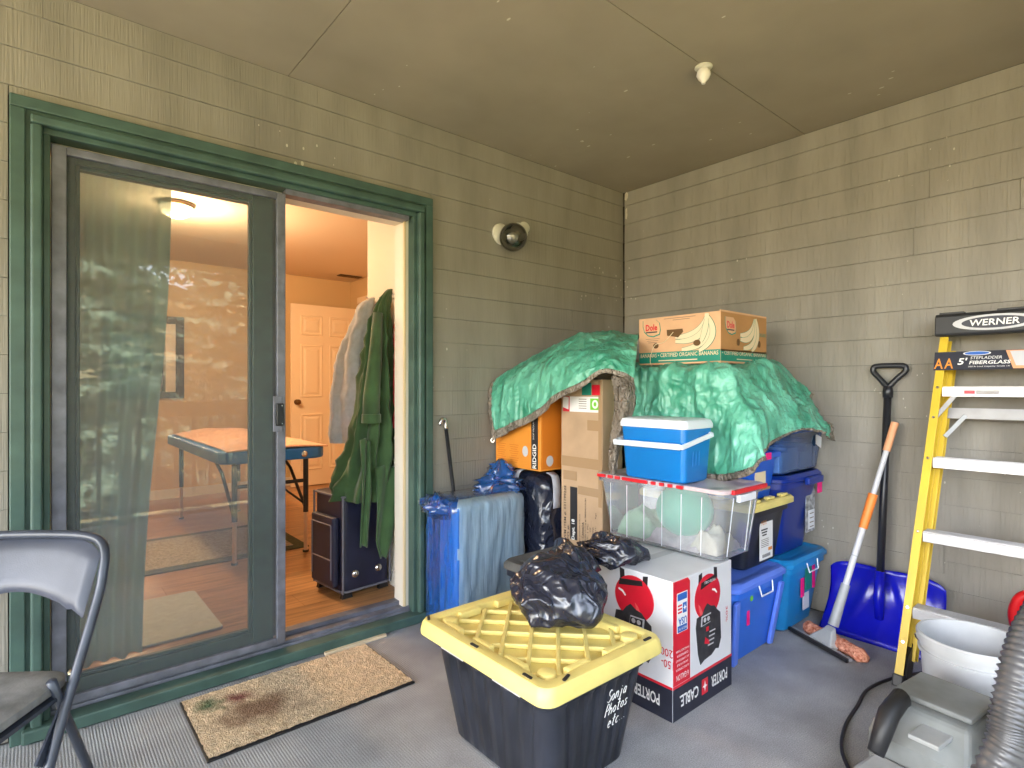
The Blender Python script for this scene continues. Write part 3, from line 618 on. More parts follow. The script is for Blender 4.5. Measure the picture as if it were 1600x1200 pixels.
sp = thing('sprinkler_head', 'small white sprinkler head hanging from the porch ceiling', 'sprinkler', (2.14, 1.28, HC))
MB().lathe((2.14, 1.28, HC), [(.036, -.0012), (.036, -.006), (.02, -.012)], 20, c0=True, c1=True).build('escutcheon', M_LAMPW, sp, smooth='auto')
MB().lathe((2.14, 1.28, HC), [(.02, -.0125), (.026, -.022), (.029, -.036), (.022, -.052), (.01, -.064), (.008, -.072)], 16, c0=True, c1=True).build('cap', P('frosted white plastic', (.75, .72, .68), rough=.5), sp, smooth='auto')
ou = thing('wall_outlet', 'painted outlet cover on the right wall behind the ladder', 'outlet', (XR, .73, .40))
MB().box(XR - .0135, XR - .0052, .675, .80, .335, .47).build('cover', M_SID, ou, bevel=.002)
MB().lathe((XR - .0135, .755, .425), [(.014, 0), (.014, .014), (.009, .03)], 10, (-1, 0, 0), c1=True).build('plug', M_DARK, ou)
def sp3(pts, n=40): return [tuple(p) for p in cr_spline(pts, n)]
tag(MB().tube(sp3([(XR - .045, .755, .425), (XR - .06, .752, .38), (XR - .03, .73, .26), (XR - .05, .70, .06), (3.0, .66, .01), (2.82, .655, .007), (2.64, .73, .007), (2.46, .77, .007), (2.3, .755, .007), (2.12, .735, .007), (1.95, .68, .007), (1.8, .55, .007), (1.75, .35, .007)], 70), .006, 8).build('power_cord', M_DARK, smooth=True), 'black power cord running from the outlet across the deck', 'cord')
tag(MB().loft([rr(.98, 1.275, 2.398, 2.419, .004, z) for z in (.001, .011)]).build('wood_strip', M_CREAM), 'thin pale wood strip lying along the door sill', 'strip')
for pts in ([(-.02, -.02), (.0, -.035), (.018, -.01), (.02, .03), (.004, .05), (-.016, .03)], [(-.012, -.05), (.006, -.06), (.014, -.02), (.008, .05), (-.008, .04)]):
    flat('bare_patch', rw, P('bare caulk', (.5, .45, .36), rough=.8, var=.2, vs=30), (XR - .0052, 2.447, 2.47 if len(pts) == 6 else 2.36), -Y_, Z_, [(p[0] * .7, p[1] * .7) for p in pts], .002)
# ------------------------------------------------------------------ doormat, cane, folding chair
dm = thing('doormat', 'stained tan coir doormat in front of the sliding door', 'doormat', (.79, 2.17, 0))
G = [[(x + .003 * noise.noise((x * 40, y * 40, 1)), y + .003 * noise.noise((y * 40, x * 40, 4)), .012 + .0035 * noise.noise((x * 90, y * 90, 0)) + .002 * noise.noise((x * 30, y * 30, 7))) for x in np.linspace(.425, 1.152, 130)] for y in np.linspace(1.955, 2.375, 80)]
MB().grid(G).build('pile', M_COIR, dm, smooth=True)
MB().box(.42, 1.157, 1.95, 2.38, .001, .0075).build('backing', M_DARK, dm)
ca = thing('cane', 'thin black cane with chrome hooked top against the siding', 'cane', (1.71, 2.3, 0))
MB().tube([(1.75, 2.40, 0.0), (1.735, 2.41, .1), (1.632, 2.438, .95)], .010, 10).build('shaft', M_BLACKM, ca, smooth=True)
MB().tube(sp3([(1.632, 2.438, .951), (1.629, 2.439, .985), (1.618, 2.437, 1.002), (1.600, 2.434, 1.0), (1.588, 2.432, .975)], 14), [.011] * 6 + [.012] * 4 + [.010, .009, .008, .006], 10).build('hook', M_CHROME, ca, smooth=True)
ch = thing('folding_chair', 'charcoal padded folding chair in the near left corner', 'chair', (-.144, 1.81, 0), R(-36.9))
def mir(p): return [(-a, b_, c_) for a, b_, c_ in p]
side = [(.205, -.095, .0), (.205, -.09, .012), (.212, .03, .32), (.218, .165, .60), (.218, .195, .68), (.212, .213, .725), (.19, .228, .755), (.15, .235, .768), (.08, .24, .772), (0, .242, .773)]
pth = sp3(side, 40); pth = pth + mir(pth)[::-1][1:]
MB().tube(pth, .0115, 12).build('frame', M_CHAIRF, ch, local=True, smooth=True)
for s in (-1, 1):
    MB().tube([(s * .185, .265, 0), (s * .19, .10, .36), (s * .192, .05, .47)], .0105, 10).build('rear_leg', M_CHAIRF, ch, local=True, smooth=True)
    MB().bar((s * .199, .0, .30), (s * .199, .09, .41), .006, .024).build('link', M_CHAIRF, ch, local=True)
    MB().lathe((s * .20, .1, .465), [(.009, 0), (.007, .006)], 10, (s, 0, 0), c1=True).build('rivet', M_CHROME, ch, local=True)
MB().tube([(-.18, .235, .07), (.18, .235, .07)], .008, 8).build('rear_stretcher', M_CHAIRF, ch, local=True)
b = MB(); b.loft([rr(-.19 + i, .19 - i, -.24 + i, .14 - i, .06, z, 5) for i, z in ((.012, .425), (0, .435), (0, .452), (.02, .462), (.08, .466))]); b.build('seat', M_SEAT, ch, local=True, smooth='auto')
b = MB(); b.loft([rr(-.196, .196, -.246, .146, .062, z, 5) for z in (.415, .4245)]); b.build('seat_pan', M_CHAIRF, ch, local=True)
fr, bk = [], []
for i in range(15):
    t = i / 14; row = []; rb = []
    for j in range(31):
        s = j / 30 * 2 - 1; e = abs(s) ** 5
        zt = .763 - .04 * e; zb = .615 + .018 * math.cos(s * math.pi) * (1 if abs(s) < .8 else .4) - .028 * max(0, (abs(s) - .6) / .4) ** 1.3
        z = zb + (zt - zb) * t; x = s * (.205 - .006 * (1 - t)); ed = min(t, 1 - t) * 6; ex = (1 - abs(s)) * 12; q = min(1, max(0, min(ed, ex))) ** .5
        y = .165 + (z - .60) * .42 + .03 * (1 - s * s) - .01
        row.append((x, y - .016 * q, z)); rb.append((x, y + .010 * q + .001, z))
    fr.append(row); bk.append(rb[::-1])
b = MB(); b.grid(fr); b.grid(bk); b.build('backrest', M_CHAIR, ch, local=True, smooth=True)
# ------------------------------------------------------------------ storage totes
def wirelatch(par, cx, y, z, w=.085):
    MB().tube([(cx - w / 2, y, z), (cx - w / 2, y - .012, z - .012), (cx - w * .42, y - .02, z - .055), (cx + w * .42, y - .02, z - .055), (cx + w / 2, y - .012, z - .012), (cx + w / 2, y, z)], .0032, 8).build('latch', M_CLIP, par)
def tote(name, label, x0, x1, y0, y1, z0, h, mb, ml, tap=.03, r=.035, lid=.035, over=.018, grp=None, cat='tote'):
    t = thing(name, label, cat, ((x0 + x1) / 2, (y0 + y1) / 2, z0), 0, grp)
    o = over; zb = z0 + h - lid
    def rg(i, z): return rr(x0 + o + i, x1 - o - i, y0 + o + i, y1 - o - i, r, z, 5)
    b = MB(); b.loft([rg(tap + .012, z0 + .0005), rg(tap, z0 + .012), rg(tap * .45, z0 + h * .55), rg(.006, zb - .03), rg(-.006, zb - .028), rg(-.006, zb - .0005)], True, True)
    b.build('body', mb, t, smooth='auto')
    L = lambda i, z: rr(x0 + i, x1 - i, y0 + i, y1 - i, r + .008, z, 5)
    b = MB(); b.loft([L(.006, zb), L(0, zb + .004), L(0, zb + lid * .55), L(.012, zb + lid * .95), L(.03, zb + lid), L(.04, zb + lid - .007), L(.07, zb + lid - .007)], True, True)
    b.build('lid', ml, t, smooth='auto')
    return t
lb = tote('storage_tote', 'cyan blue tote on the floor under the navy tote', 2.655, 3.095, 1.145, 1.70, 0, .36, M_LB, M_LB, tap=.045, grp='plastic storage totes')
wirelatch(lb, 2.90, 1.163, .335, .12)
for (x, w, z, hh, mm, nm) in ((2.845, .035, .20, .09, M_PINK, 'tape'), (2.965, .03, .235, .12, M_PINK, 'tape'), (2.905, .075, .235, .11, M_TEALP, 'label'), (2.905, .07, .12, .08, M_PAPER, 'label')):
    flat(nm, lb, mm, (x, 1.166 + .033 * (1 - z / .3) - .002, z), X_, Z_, rect(w, hh), .002)
for k in range(9): flat('barcode', lb, M_INK, (2.878 + k * .0068, 1.1655 + .022, .12), X_, Z_, rect(.003 if k % 2 else .0018, .06), .001)
pe = tote('storage_tote', 'medium blue tote under the black tote with yellow lid', 2.165, 2.635, 1.145, 1.72, 0, .36, M_PERI, M_PERIL, tap=.045, grp='plastic storage totes')
wirelatch(pe, 2.42, 1.163, .335, .12)
flat('tape', pe, M_PINK, (2.325, 1.182, .20), X_, Z_, rect(.022, .085), .002)
flat('sticker', pe, M_LGREEN, (2.335, 1.172, .272), X_, Z_, ell(.012, .012, 14), .002)
for x in (2.19, 2.59): MB().bar((x + (.045 if x < 2.4 else -.04), 1.196, .01), (x, 1.160, .29), .035, .016, (0, -1, 0)).build('corner_rib', M_PERIL, pe, bevel=.004)
nv = tote('storage_tote', 'tall navy blue tote stacked on the cyan tote', 2.61, 3.10, 1.16, 1.66, .36, .395, M_NAVY, M_NAVY, tap=.05, r=.07, grp='plastic storage totes')
MB().box(2.83, 3.0, 1.135, 1.1595, .70, .735).build('latch', M_NAVY, nv, bevel=.005)
flat('tape', nv, M_PINK, (3.035, 1.170, .665), X_, Z_, rect(.05, .055), .003)
flat('label_sleeve', nv, P('wrinkled clear sleeve', (.3, .31, .33), rough=.15, var=.6, vs=45), (2.985, 1.196, .55), X_, Z_, rect(.105, .21), .003)
flat('label', nv, M_PAPER, (2.995, 1.197, .505), X_, Z_, rect(.075, .095), .0045)
for k in range(4): flat('lettering', nv, M_INKG, (2.998, 1.197, .535 - k * .022), X_, Z_, rect(.045, .004), .0055)
cb = thing('storage_bin', 'translucent blue bin of papers on top of the navy tote', 'bin', (2.86, 1.42, .756))
def rgb(i, z): return rr(2.625 + i, 3.10 - i, 1.17 + i, 1.66 - i, .03, z, 5)
MB().loft([rgb(.03, .757), rgb(.022, .765), rgb(.004, .93), rgb(-.004, .932), rgb(-.004, .95)], True, False).build('body', M_CBLUE, cb, smooth='auto')
MB().loft([rgb(-.008, .951), rgb(-.01, .962), rgb(.02, .975), rgb(.05, .970)], True, True).build('lid', M_BLUEB, cb, smooth='auto')
flat('label', cb, M_PAPER, (3.02, 1.170, .905), X_, Z_, [(-.03, -.02), (.03, -.045), (.035, .01), (-.03, .03)], .003)
for k, (x0, x1, z1) in enumerate(((2.665, 2.77, .86), (2.775, 2.89, .875), (2.895, 2.98, .85), (2.985, 3.06, .88))):
    tag(MB().box(x0, x1, 1.205 + .01 * (k % 2), 1.50, .766, z1).build('paper_stack', M_PAPER, bevel=.003), ('leftmost', 'second from left', 'second from right', 'rightmost')[k] + ' white paper stack inside the translucent blue bin', 'papers', 'papers in the blue bin')
by = thing('storage_tote', 'black tote with yellow lid and white label beside the clear tote', 'tote', (2.53, 1.45, .36), 0, 'plastic storage totes')
def rb2(i, z): return rr(2.34 + i, 2.72 - i, 1.185 + i, 1.73 - i, .03, z, 5)
MB().loft([rb2(.05, .3605), rb2(.04, .37), rb2(.01, .60), rb2(-.004, .602), rb2(-.004, .629)], True, True).build('body', M_TBLK, by, smooth='auto')
def rl2(i, z): return rr(2.315 + i, 2.745 - i, 1.16 + i, 1.755 - i, .035, z, 5)
MB().loft([rl2(.008, .63), rl2(0, .634), rl2(0, .655), rl2(.008, .665), rl2(.03, .666), rl2(.035, .655), rl2(.06, .655)], True, True).build('lid', M_YEL, by, smooth='auto')
for x in (2.40, 2.53, 2.66): MB().box(x - .03, x + .03, 1.175, 1.20, .6665, .678).build('lid_rib', M_YEL, by, bevel=.003)
flat('label', by, M_WINK, (2.53, 1.203, .49), X_, Z_, rect(.12, .19), .003)
text('HDX', by, M_ORANGE, (2.505, 1.2, .562), X_, Z_, .05, .02)
for k, z in enumerate((.53, .518, .506)): flat('lettering', by, M_INK, (2.51, 1.2, z), X_, Z_, rect(.06 - .01 * k, .006), .001)
for k in range(5): flat('lettering', by, M_INKG, (2.515, 1.2, .486 - k * .008), X_, Z_, rect(.07, .002), .001)
flat('sticker', by, M_ORANGE, (2.565, 1.2, .437), X_, Z_, rect(.035, .014), .001)
for k in range(7): flat('barcode', by, M_INK, (2.495 + k * .011, 1.2, .412), X_, Z_, rect(.005, .014), .001)
bb = thing('storage_bin', 'bright blue bin half covered by the tarp on the yellow lid', 'bin', (2.5, 1.45, .667))
def rbb(i, z): return rr(2.37 + i, 2.63 - i, 1.19 + i, 1.66 - i, .025, z, 4)
MB().loft([rbb(.03, .6675), rbb(.025, .675), rbb(.004, .85), rbb(-.012, .852), rbb(-.012, .872), rbb(.0, .878)], True, True).build('body', M_BLUEB, bb, smooth='auto')
flat('tape', bb, M_PINK, (2.50, 1.177, .862), X_, Z_, rect(.05, .03), .002)
flat('label', bb, M_CREAM, (2.475, 1.203, .76), X_, Z_, rect(.10, .085), .002)
flat('tape', bb, M_PTAPE, (2.52, 1.203, .715), X_, Z_, rect(.09, .012), .004)
# dusty dark tote at the back
dk = tote('storage_tote', 'dusty black lidded tote behind the yellow lidded one', 1.635, 2.30, 1.60, 2.005, 0, .385, M_TBLK, M_GTOTE, tap=.03, lid=.04, grp='plastic storage totes')
for k in range(9): MB().box(1.69 + k * .065, 1.73 + k * .065, 1.67, 1.93, .3805, .3865).build('lid_rib', M_GTOTE, dk, bevel=.002)
# ---- front tote with yellow lid
ft = thing('storage_tote', 'big black tote with yellow ribbed lid in the foreground', 'tote', (1.265, 1.36, 0), 0, 'plastic storage totes')
x0, x1, y0, y1, ZL = 1.0, 1.53, 1.04, 1.68, .385
def fring(i, z, flute=0.):
    base = rr(x0 + .03 + i, x1 - .03 - i, y0 + .03 + i, y1 - .03 - i, .05, z, 5); out = []
    k = len(base)
    for a in range(k):
        p, q = Vector(base[a]), Vector(base[(a + 1) % k]); L = (q - p).length; nseg = 40 if L > .2 else 1; nrm = (q - p).cross(Z_).normalized() if L > 1e-6 else X_
        for s in range(nseg):
            t = s / nseg; w = t * L; dd = 0
            if L > .2: dd = -flute if (int(w / (L / 12)) % 2 == 1 and w > .03) else 0
            out.append(tuple(p + (q - p) * t + nrm * dd))
    return out
MB().loft([fring(.07, .001), fring(.06, .012, .004), fring(.022, .26, .009), fring(.018, .29, .009), fring(.014, .30, 0.), fring(.008, .305), fring(.006, .335)], True, True).build('body', M_TBLK, ft, smooth='auto')
def LR(i, z): return rr(x0 + i, x1 - i, y0 + i, y1 - i, max(.012, .045 - i * .5), z, 6)
MB().loft([LR(.012, .336), LR(.001, .340), LR(0, .352), LR(.004, .372), LR(.012, ZL), LR(.042, ZL + .003), LR(.050, ZL - .002), LR(.054, ZL - .024), LR(.075, ZL - .026)], True, True).build('lid', M_YEL, ft, smooth='auto')
b = MB(); ix0, ix1, iy0, iy1, zr = x0 + .068, x1 - .068, y0 + .068, y1 - .068, ZL - .017
def clipline(c, sg):
    pts = []
    for x in (ix0, ix1):
        y = (c - x) * sg if sg > 0 else (x - c)
        if iy0 - 1e-6 <= y <= iy1 + 1e-6: pts.append((x, y))
    for y in (iy0, iy1):
        x = c - y if sg > 0 else y + c
        if ix0 < x < ix1: pts.append((x, y))
    return pts[:2] if len(pts) >= 2 else None
st = .122
for sg in (1, -1):
    lo_, hi_ = (ix0 + iy0, ix1 + iy1) if sg > 0 else (ix0 - iy1, ix1 - iy0)
    c = lo_ + .06
    while c < hi_:
        q = clipline(c, sg)
        if q and math.dist(*q) > .03: b.bar((*q[0], zr - .001 * (sg > 0)), (*q[1], zr - .001 * (sg > 0)), .014, .014)
        c += st
b.build('rib_lattice', M_YEL, ft, bevel=.003)
def blk(xa, xb, ya, yb): MB().box(xa, xb, ya, yb, ZL - .024, ZL + .001).build('rim_block', M_YEL, ft, bevel=.005)
for t in (.16, .42, .68): blk(x0 + .052, x0 + .075, y0 + .05 + t * .6, y0 + .05 + t * .6 + .09); blk(x1 - .075, x1 - .052, y0 + .05 + t * .6, y0 + .05 + t * .6 + .09)
for t in (.2, .58): blk(x0 + .05 + t * .43, x0 + .05 + t * .43 + .09, y0 + .052, y0 + .075); blk(x0 + .05 + t * .43, x0 + .05 + t * .43 + .09, y1 - .075, y1 - .052)
for (x, y) in ((x0 + .085, y0 + .085), (x1 - .085, y0 + .085), (x0 + .085, y1 - .085), (x1 - .085, y1 - .085)): MB().lathe((x, y, ZL - .024), [(.03, 0), (.026, .024), (.02, .026)], 14, c1=True).build('corner_boss', M_YEL, ft, smooth='auto')
for (x, y, a) in ((x0 + .026, y0 + .10, 90), (x0 + .026, y0 + .34, 90), (x0 + .03, y1 - .035, 60), (x1 - .07, y0 + .026, 0), (x0 + .10, y0 + .026, 20), (x1 - .026, y1 - .1, 90)):
    ca_, sa_ = math.cos(R(a)), math.sin(R(a)); MB().prism([(-.016, -.0045), (.016, -.0045), (.018, 0), (.016, .0045), (-.016, .0045), (-.018, 0)], (x, y, ZL + .0005), (ca_, sa_, 0), (-sa_, ca_, 0), .0015 + .0025).build('slot', M_INK, ft)
LET = {'S': [[(.5, .9), (.3, 1), (.08, .85), (.15, .6), (.42, .45), (.45, .15), (.2, 0), (0, .12)]], 'o': [[(.25, .55), (.05, .4), (.05, .15), (.25, 0), (.42, .18), (.4, .42), (.25, .55)]], 'n': [[(.05, .55), (.05, 0)], [(.05, .38), (.25, .55), (.4, .42), (.42, 0)]],
       'j': [[(.25, .55), (.25, -.2), (.12, -.32), (0, -.22)], [(.25, .74), (.26, .78)]], 'a': [[(.42, .5), (.2, .55), (.03, .28), (.15, 0), (.38, .15), (.42, .5), (.42, .05), (.5, 0)]], 'P': [[(.08, 0), (.1, 1), (.4, .95), (.48, .72), (.35, .5), (.1, .48)]],
       'h': [[(.05, 1), (.05, 0)], [(.05, .35), (.25, .55), (.4, .4), (.42, 0)]], 't': [[(.22, .95), (.2, .1), (.32, 0), (.42, .05)], [(.02, .6), (.42, .63)]], 's': [[(.38, .5), (.2, .55), (.08, .42), (.32, .22), (.3, .04), (.05, .02)]],
       'e': [[(.06, .28), (.4, .32), (.35, .52), (.18, .55), (.04, .3), (.15, .02), (.4, .08)]], 'c': [[(.4, .48), (.2, .55), (.04, .28), (.18, 0), (.4, .08)]], '.': [[(.1, .02), (.12, .05)]]}
for k, (s_, xs_, z_) in enumerate((('Sonja', 1.30, .246), ('Photos', 1.295, .202), ('etc...', 1.315, .16))):
    b = MB(); hx = .036; xo = 0
    for c_ in s_:
        for stq in LET[c_]:
            pts = []
            for (u_, v_) in stq:
                zz = z_ - .012 + v_ * hx + xo * .06; off = .022 + .038 * (.26 - zz) / .248 if zz < .26 else .022
                pts.append((xs_ + xo + u_ * hx * .8 + v_ * .008, y0 + .03 + off - .0035, zz))
            b.tube(sp3(pts, max(6, len(pts) * 3)), .0011, 5)
        xo += hx * (.5 if c_ != '.' else .3)
    b.build('handwriting', M_WINK, ft)
for y in (y0 + .13, y0 + .40): MB().tube([(x0 + .028, y, .334), (x0 + .026, y, .318), (x0 + .026, y + .12, .318), (x0 + .028, y + .12, .334)], .0022, 6).build('moulded_edge', M_LGREY, ft)
# ---- compressor carton (upside down)
pc = thing('compressor_carton', 'white and red air compressor carton standing upside down', 'carton', (1.9, 1.35, 0))
X0, X1, Y0, Y1, ZT = 1.70, 2.10, 1.135, 1.56, .492
MB().box(X0, X1, Y0, Y1, .001, ZT).build('box', M_WBOX, pc, bevel=.003)
NX, DZ = -X_, -Z_
def fy(name, mat, x, z, pts, lift=.0008): return flat(name, pc, mat, (x, Y0, z), X_, Z_, pts, lift)        # on the face towards -y
def fx(name, mat, y, z, pts, lift=.0008): return flat(name, pc, mat, (X0, y, z), -Y_, Z_, pts, lift)       # on the face towards -x
fy('base_print', M_PCB, 1.90, .058, rect(.398, .112)); fx('base_print', M_PCB, 1.3475, .058, rect(.423, .112))
fy('red_stripe', M_RED, 1.90, .119, rect(.398, .009)); fx('red_stripe', M_RED, 1.3475, .119, rect(.423, .009))
fy('red_panel', M_RED, 1.762, .305, [(-.06, -.18), (.045, -.18), (.045, .17), (.03, .184), (-.06, .184)])
text('PORTER', pc, M_WINK, (2.005, Y0 - .001, .062), NX, DZ, .115, .042, fat=.02); text('CABLE.', pc, M_WINK, (1.80, Y0 - .001, .062), NX, DZ, .12, .042, fat=.02)
fy('emblem', M_RED, 1.905, .062, rect(.042, .056), .0012)
fy('emblem', M_WINK, 1.905, .062, [(0, .02), (.004, .004), (.016, 0), (.004, -.004), (0, -.02), (-.004, -.004), (-.016, 0), (-.004, .004)], .0018)
text('PORTER', pc, M_WINK, (X0 - .001, 1.245, .062), Y_, DZ, .115, .042, fat=.02); text('CABLE.', pc, M_WINK, (X0 - .001, 1.45, .062), Y_, DZ, .12, .042, fat=.02)
fy('badge', M_WINK, 1.757, .375, rect(.066, .14), .0012); fy('badge', M_USB, 1.757, .43, rect(.058, .024), .0018); fy('badge', M_USB, 1.757, .318, rect(.058, .022), .0018)
text('USA', pc, M_USB, (1.757, Y0 - .0015, .345), NX, DZ, .052, .026, fat=.02)
fy('badge', M_USB, 1.772, .388, rect(.024, .036), .0018)
for k in range(3): fy('badge', M_RED, 1.742, .376 + k * .012, rect(.026, .006), .0018)
fy('badge', M_WINK, 1.772, .388, [(.0, .01), (.003, .003), (.01, 0), (.003, -.003), (0, -.01), (-.003, -.003), (-.01, 0), (-.003, .003)], .0024)
text('MADE IN THE', pc, M_WINK, (1.757, Y0 - .002, .318), NX, DZ, .05, .009)
text('6 GALLON', pc, M_WINK, (1.757, Y0 - .0012, .15), NX, DZ, .075, .02)
for k in range(5): text(('OIL-FREE COMPRESSOR', 'SANS HUILE', 'AIR COMPRESSOR KIT', 'COMPRESSEUR', 'PANCAKE TANK')[k], pc, M_WINK, (1.757, Y0 - .0012, .178 + k * .016), NX, DZ, .082 - .012 * (k % 2), .008)
def machine(f, cx, cz):
    f('machine_print', M_INK, cx - .05, cz + .075, [(-.014, -.02), (.006, -.02), (.012, .055), (-.010, .05)], .0010); f('machine_print', M_INK, cx + .055, cz + .08, [(-.006, -.02), (.014, -.02), (.010, .05), (-.012, .055)], .0010)
    f('machine_print', M_RED, cx, cz + .035, ell(.088, .082, 30), .0016)
    f('machine_print', M_INK, cx + .01, cz + .085, [(-.06, -.016), (.05, .004), (.046, .022), (-.056, .008)], .0022)
    f('machine_print', M_WINK, cx + .05, cz + .045, [(-.02, .012), (.0, .008), (.014, -.008), (.01, -.012), (-.004, .0), (-.022, .006)], .0022); f('machine_print', M_PINKR, cx - .035, cz + .0, [(-.03, .02), (-.02, -.02), (.01, -.045), (.0, -.02), (-.018, .01)], .0022)
    f('machine_print', P('dark machine print', (.03, .03, .034), rough=.4, var=.5, vs=40), cx + .005, cz - .105, [(-.085, .04), (-.078, .075), (-.045, .08), (-.03, .10), (-.01, .115), (.015, .10), (.04, .095), (.06, .075), (.082, .06), (.088, -.04), (.07, -.075), (.05, -.07), (.02, -.085), (-.03, -.09), (-.055, -.1), (-.07, -.06)], .0024)
    f('machine_print', M_LGREY, cx - .015, cz - .045, [(-.035, -.022), (.03, -.018), (.034, .016), (-.03, .014)], .0030); f('machine_print', M_INK, cx - .012, cz - .046, [(-.030, -.018), (.026, -.014), (.029, .012), (-.026, .010)], .0036)
    for dx in (-.024, .0): f('machine_print', M_LGREY, cx + dx, cz - .047, ell(.009, .009, 12), .0042)
    f('machine_print', M_RED, cx - .005, cz - .085, rect(.018, .016), .0030); f('machine_print', M_RED, cx - .012, cz - .125, [(-.012, -.01), (.02, -.02), (.02, -.006), (-.008, .014)], .0030)
    for k in range(4): f('machine_print', M_LGREY, cx + .03 - .004 * k, cz - .10 - k * .016, rect(.04, .005), .0030)
machine(fy, 1.925, .355)
text('PORTER+CABLE', pc, M_WINK, (1.935, Y0 - .0028, .445), NX, Vector((.15, 0, -1)).normalized(), .075, .010)
text('30%', pc, M_RED, (2.06, Y0 - .0012, .29), Vector((0, 0, -1)), X_, .06, .014); text('150-', pc, M_RED, (X0 - .0012, 1.155, .20), Y_, DZ, .05, .028); text('200', pc, M_RED, (X0 - .0012, 1.158, .24), Y_, DZ, .05, .028)
machine(fx, 1.30, .355)
MB().box(X0 + .02, X1 - .02, 1.335, 1.375, ZT + .0003, ZT + .001).build('tape', M_LGREY, pc)
# ---- clear tote with red lid, ball and clothes
ct = thing('clear_tote', 'clear tote with red lid full of clothes and a mint ball', 'tote', (2.13, 1.40, .493))
def rc(i, z): return rr(1.975 + i, 2.295 - i, 1.10 + i, 1.715 - i, .035, z, 6)
MB().loft([rc(.045, .4945), rc(.034, .502), rc(.006, .745), rc(-.006, .747), rc(-.006, .764)], True, False).build('body', M_CLEAR, ct, smooth='auto')
MB().loft([rc(-.010, .765), rc(-.012, .772), rc(-.006, .779), rc(.02, .781), rc(.03, .775), rc(.07, .775)], True, True).build('lid', M_LIDC, ct, smooth='auto')
for y in np.linspace(1.19, 1.64, 6): MB().tube([(1.998 + .004, y + .02, .51), (1.976, y, .742)], .0015, 6).build('rib', M_CLIP, ct)
for x in (2.06, 2.20): MB().tube([(x, 1.132, .51), (x, 1.104, .742)], .0015, 6).build('rib', M_CLIP, ct)
for (ya, yb3) in ((1.655, 1.70), (1.615, 1.64), (1.575, 1.60), (1.43, 1.56), (1.39, 1.41), (1.35, 1.37), (1.31, 1.33), (1.26, 1.29)): MB().box(1.9525, 1.9625, ya, yb3, .766, .7795).build('red_strip', M_REDL, ct, bevel=.002)
MB().box(2.01, 2.275, 1.0735, 1.087, .763, .7805).build('latch', M_REDL, ct, bevel=.003)
MB().box(2.07, 2.2, 1.083, 1.1005, .725, .755).build('handle', M_CLIP, ct, bevel=.004)
bl = MB().lathe((2.125, 1.36, .648), [(.118 * math.sin(t), -.112 * math.cos(t)) for t in np.linspace(.02, math.pi - .02, 20)], 32, c0=True, c1=True)
tag(bl.build('ball', M_BALL, smooth=True), 'mint green ball inside the clear tote', 'ball')
def cloth(name, label, cat, mat, cx, cy, z0, rx, ry, h, seed, grp=None):
    G = []
    for i in range(26):
        row = []
        for j in range(26):
            u, v = i / 25 * 2 - 1, j / 25 * 2 - 1
            p = Vector((cx + rx * v, cy + ry * u, 0)); e = max(0, 1 - max(abs(u), abs(v)) ** 4)
            row.append((p.x, p.y, z0 + h * e * (.62 + .6 * crumple(p, 7., seed) + .3 * noise.noise(p * 6 + Vector((seed, 0, 0))))))
        G.append(row)
    return tag(MB().grid(G).build(name, mat, smooth=True, solid=.003), label, cat, grp)
cloth('cloth', 'mint cloth bunched at the back end of the clear tote', 'cloth', M_MINT, 2.13, 1.56, .508, .095, .095, .17, 3, 'clothes in the clear tote')
cloth('cloth', 'folded cream linen at the near end of the clear tote', 'cloth', M_LINEN, 2.135, 1.225, .508, .095, .062, .11, 6, 'clothes in the clear tote')
cloth('cloth', 'white floral cloth under the ball in the clear tote', 'cloth', M_WCLO, 2.13, 1.37, .506, .098, .13, .085, 8, 'clothes in the clear tote')
# ---- cooler
co = thing('cooler', 'small blue cooler with white lid on the clear tote', 'cooler', (2.07, 1.41, .781))
def rk(i, z): return rr(1.965 + i, 2.175 - i, 1.255 + i, 1.58 - i, .022, z, 5)
MB().loft([rk(.02, .7825), rk(.014, .79), rk(.002, .99), rk(.002, 1.0)], True, True).build('body', M_COOL, co, smooth='auto')
MB().loft([rk(-.004, 1.0005), rk(-.005, 1.016), rk(.002, 1.034), rk(.02, 1.04)], True, True).build('lid', M_COOLW, co, smooth='auto')
hp = [(1.957, 1.27, .965), (1.957, 1.27, .955), (1.945, 1.25, .918), (1.945, 1.40, .916), (1.945, 1.585, .925)]
MB().bar((1.950, 1.268, .932), (1.950, 1.60, .93), .013, .024).bar((1.952, 1.264, .93), (2.15, 1.244, .974), .013, .02).bar((1.950, 1.600, .93), (2.15, 1.592, .974), .013, .02).build('handle', M_COOLW, co, bevel=.004)
for y in (1.2535, 1.5815): MB().lathe((2.148, y, .972), [(.012, -.004), (.012, .004)], 12, (0, 1, 0), c0=True, c1=True).build('handle_pivot', M_COOLW, co)
for k in range(3): MB().tube([(2.03 + k * .022, 1.262, .85), (2.03 + k * .022, 1.2595, .91)], .0012, 6).build('moulded_mark', M_COOL, co)
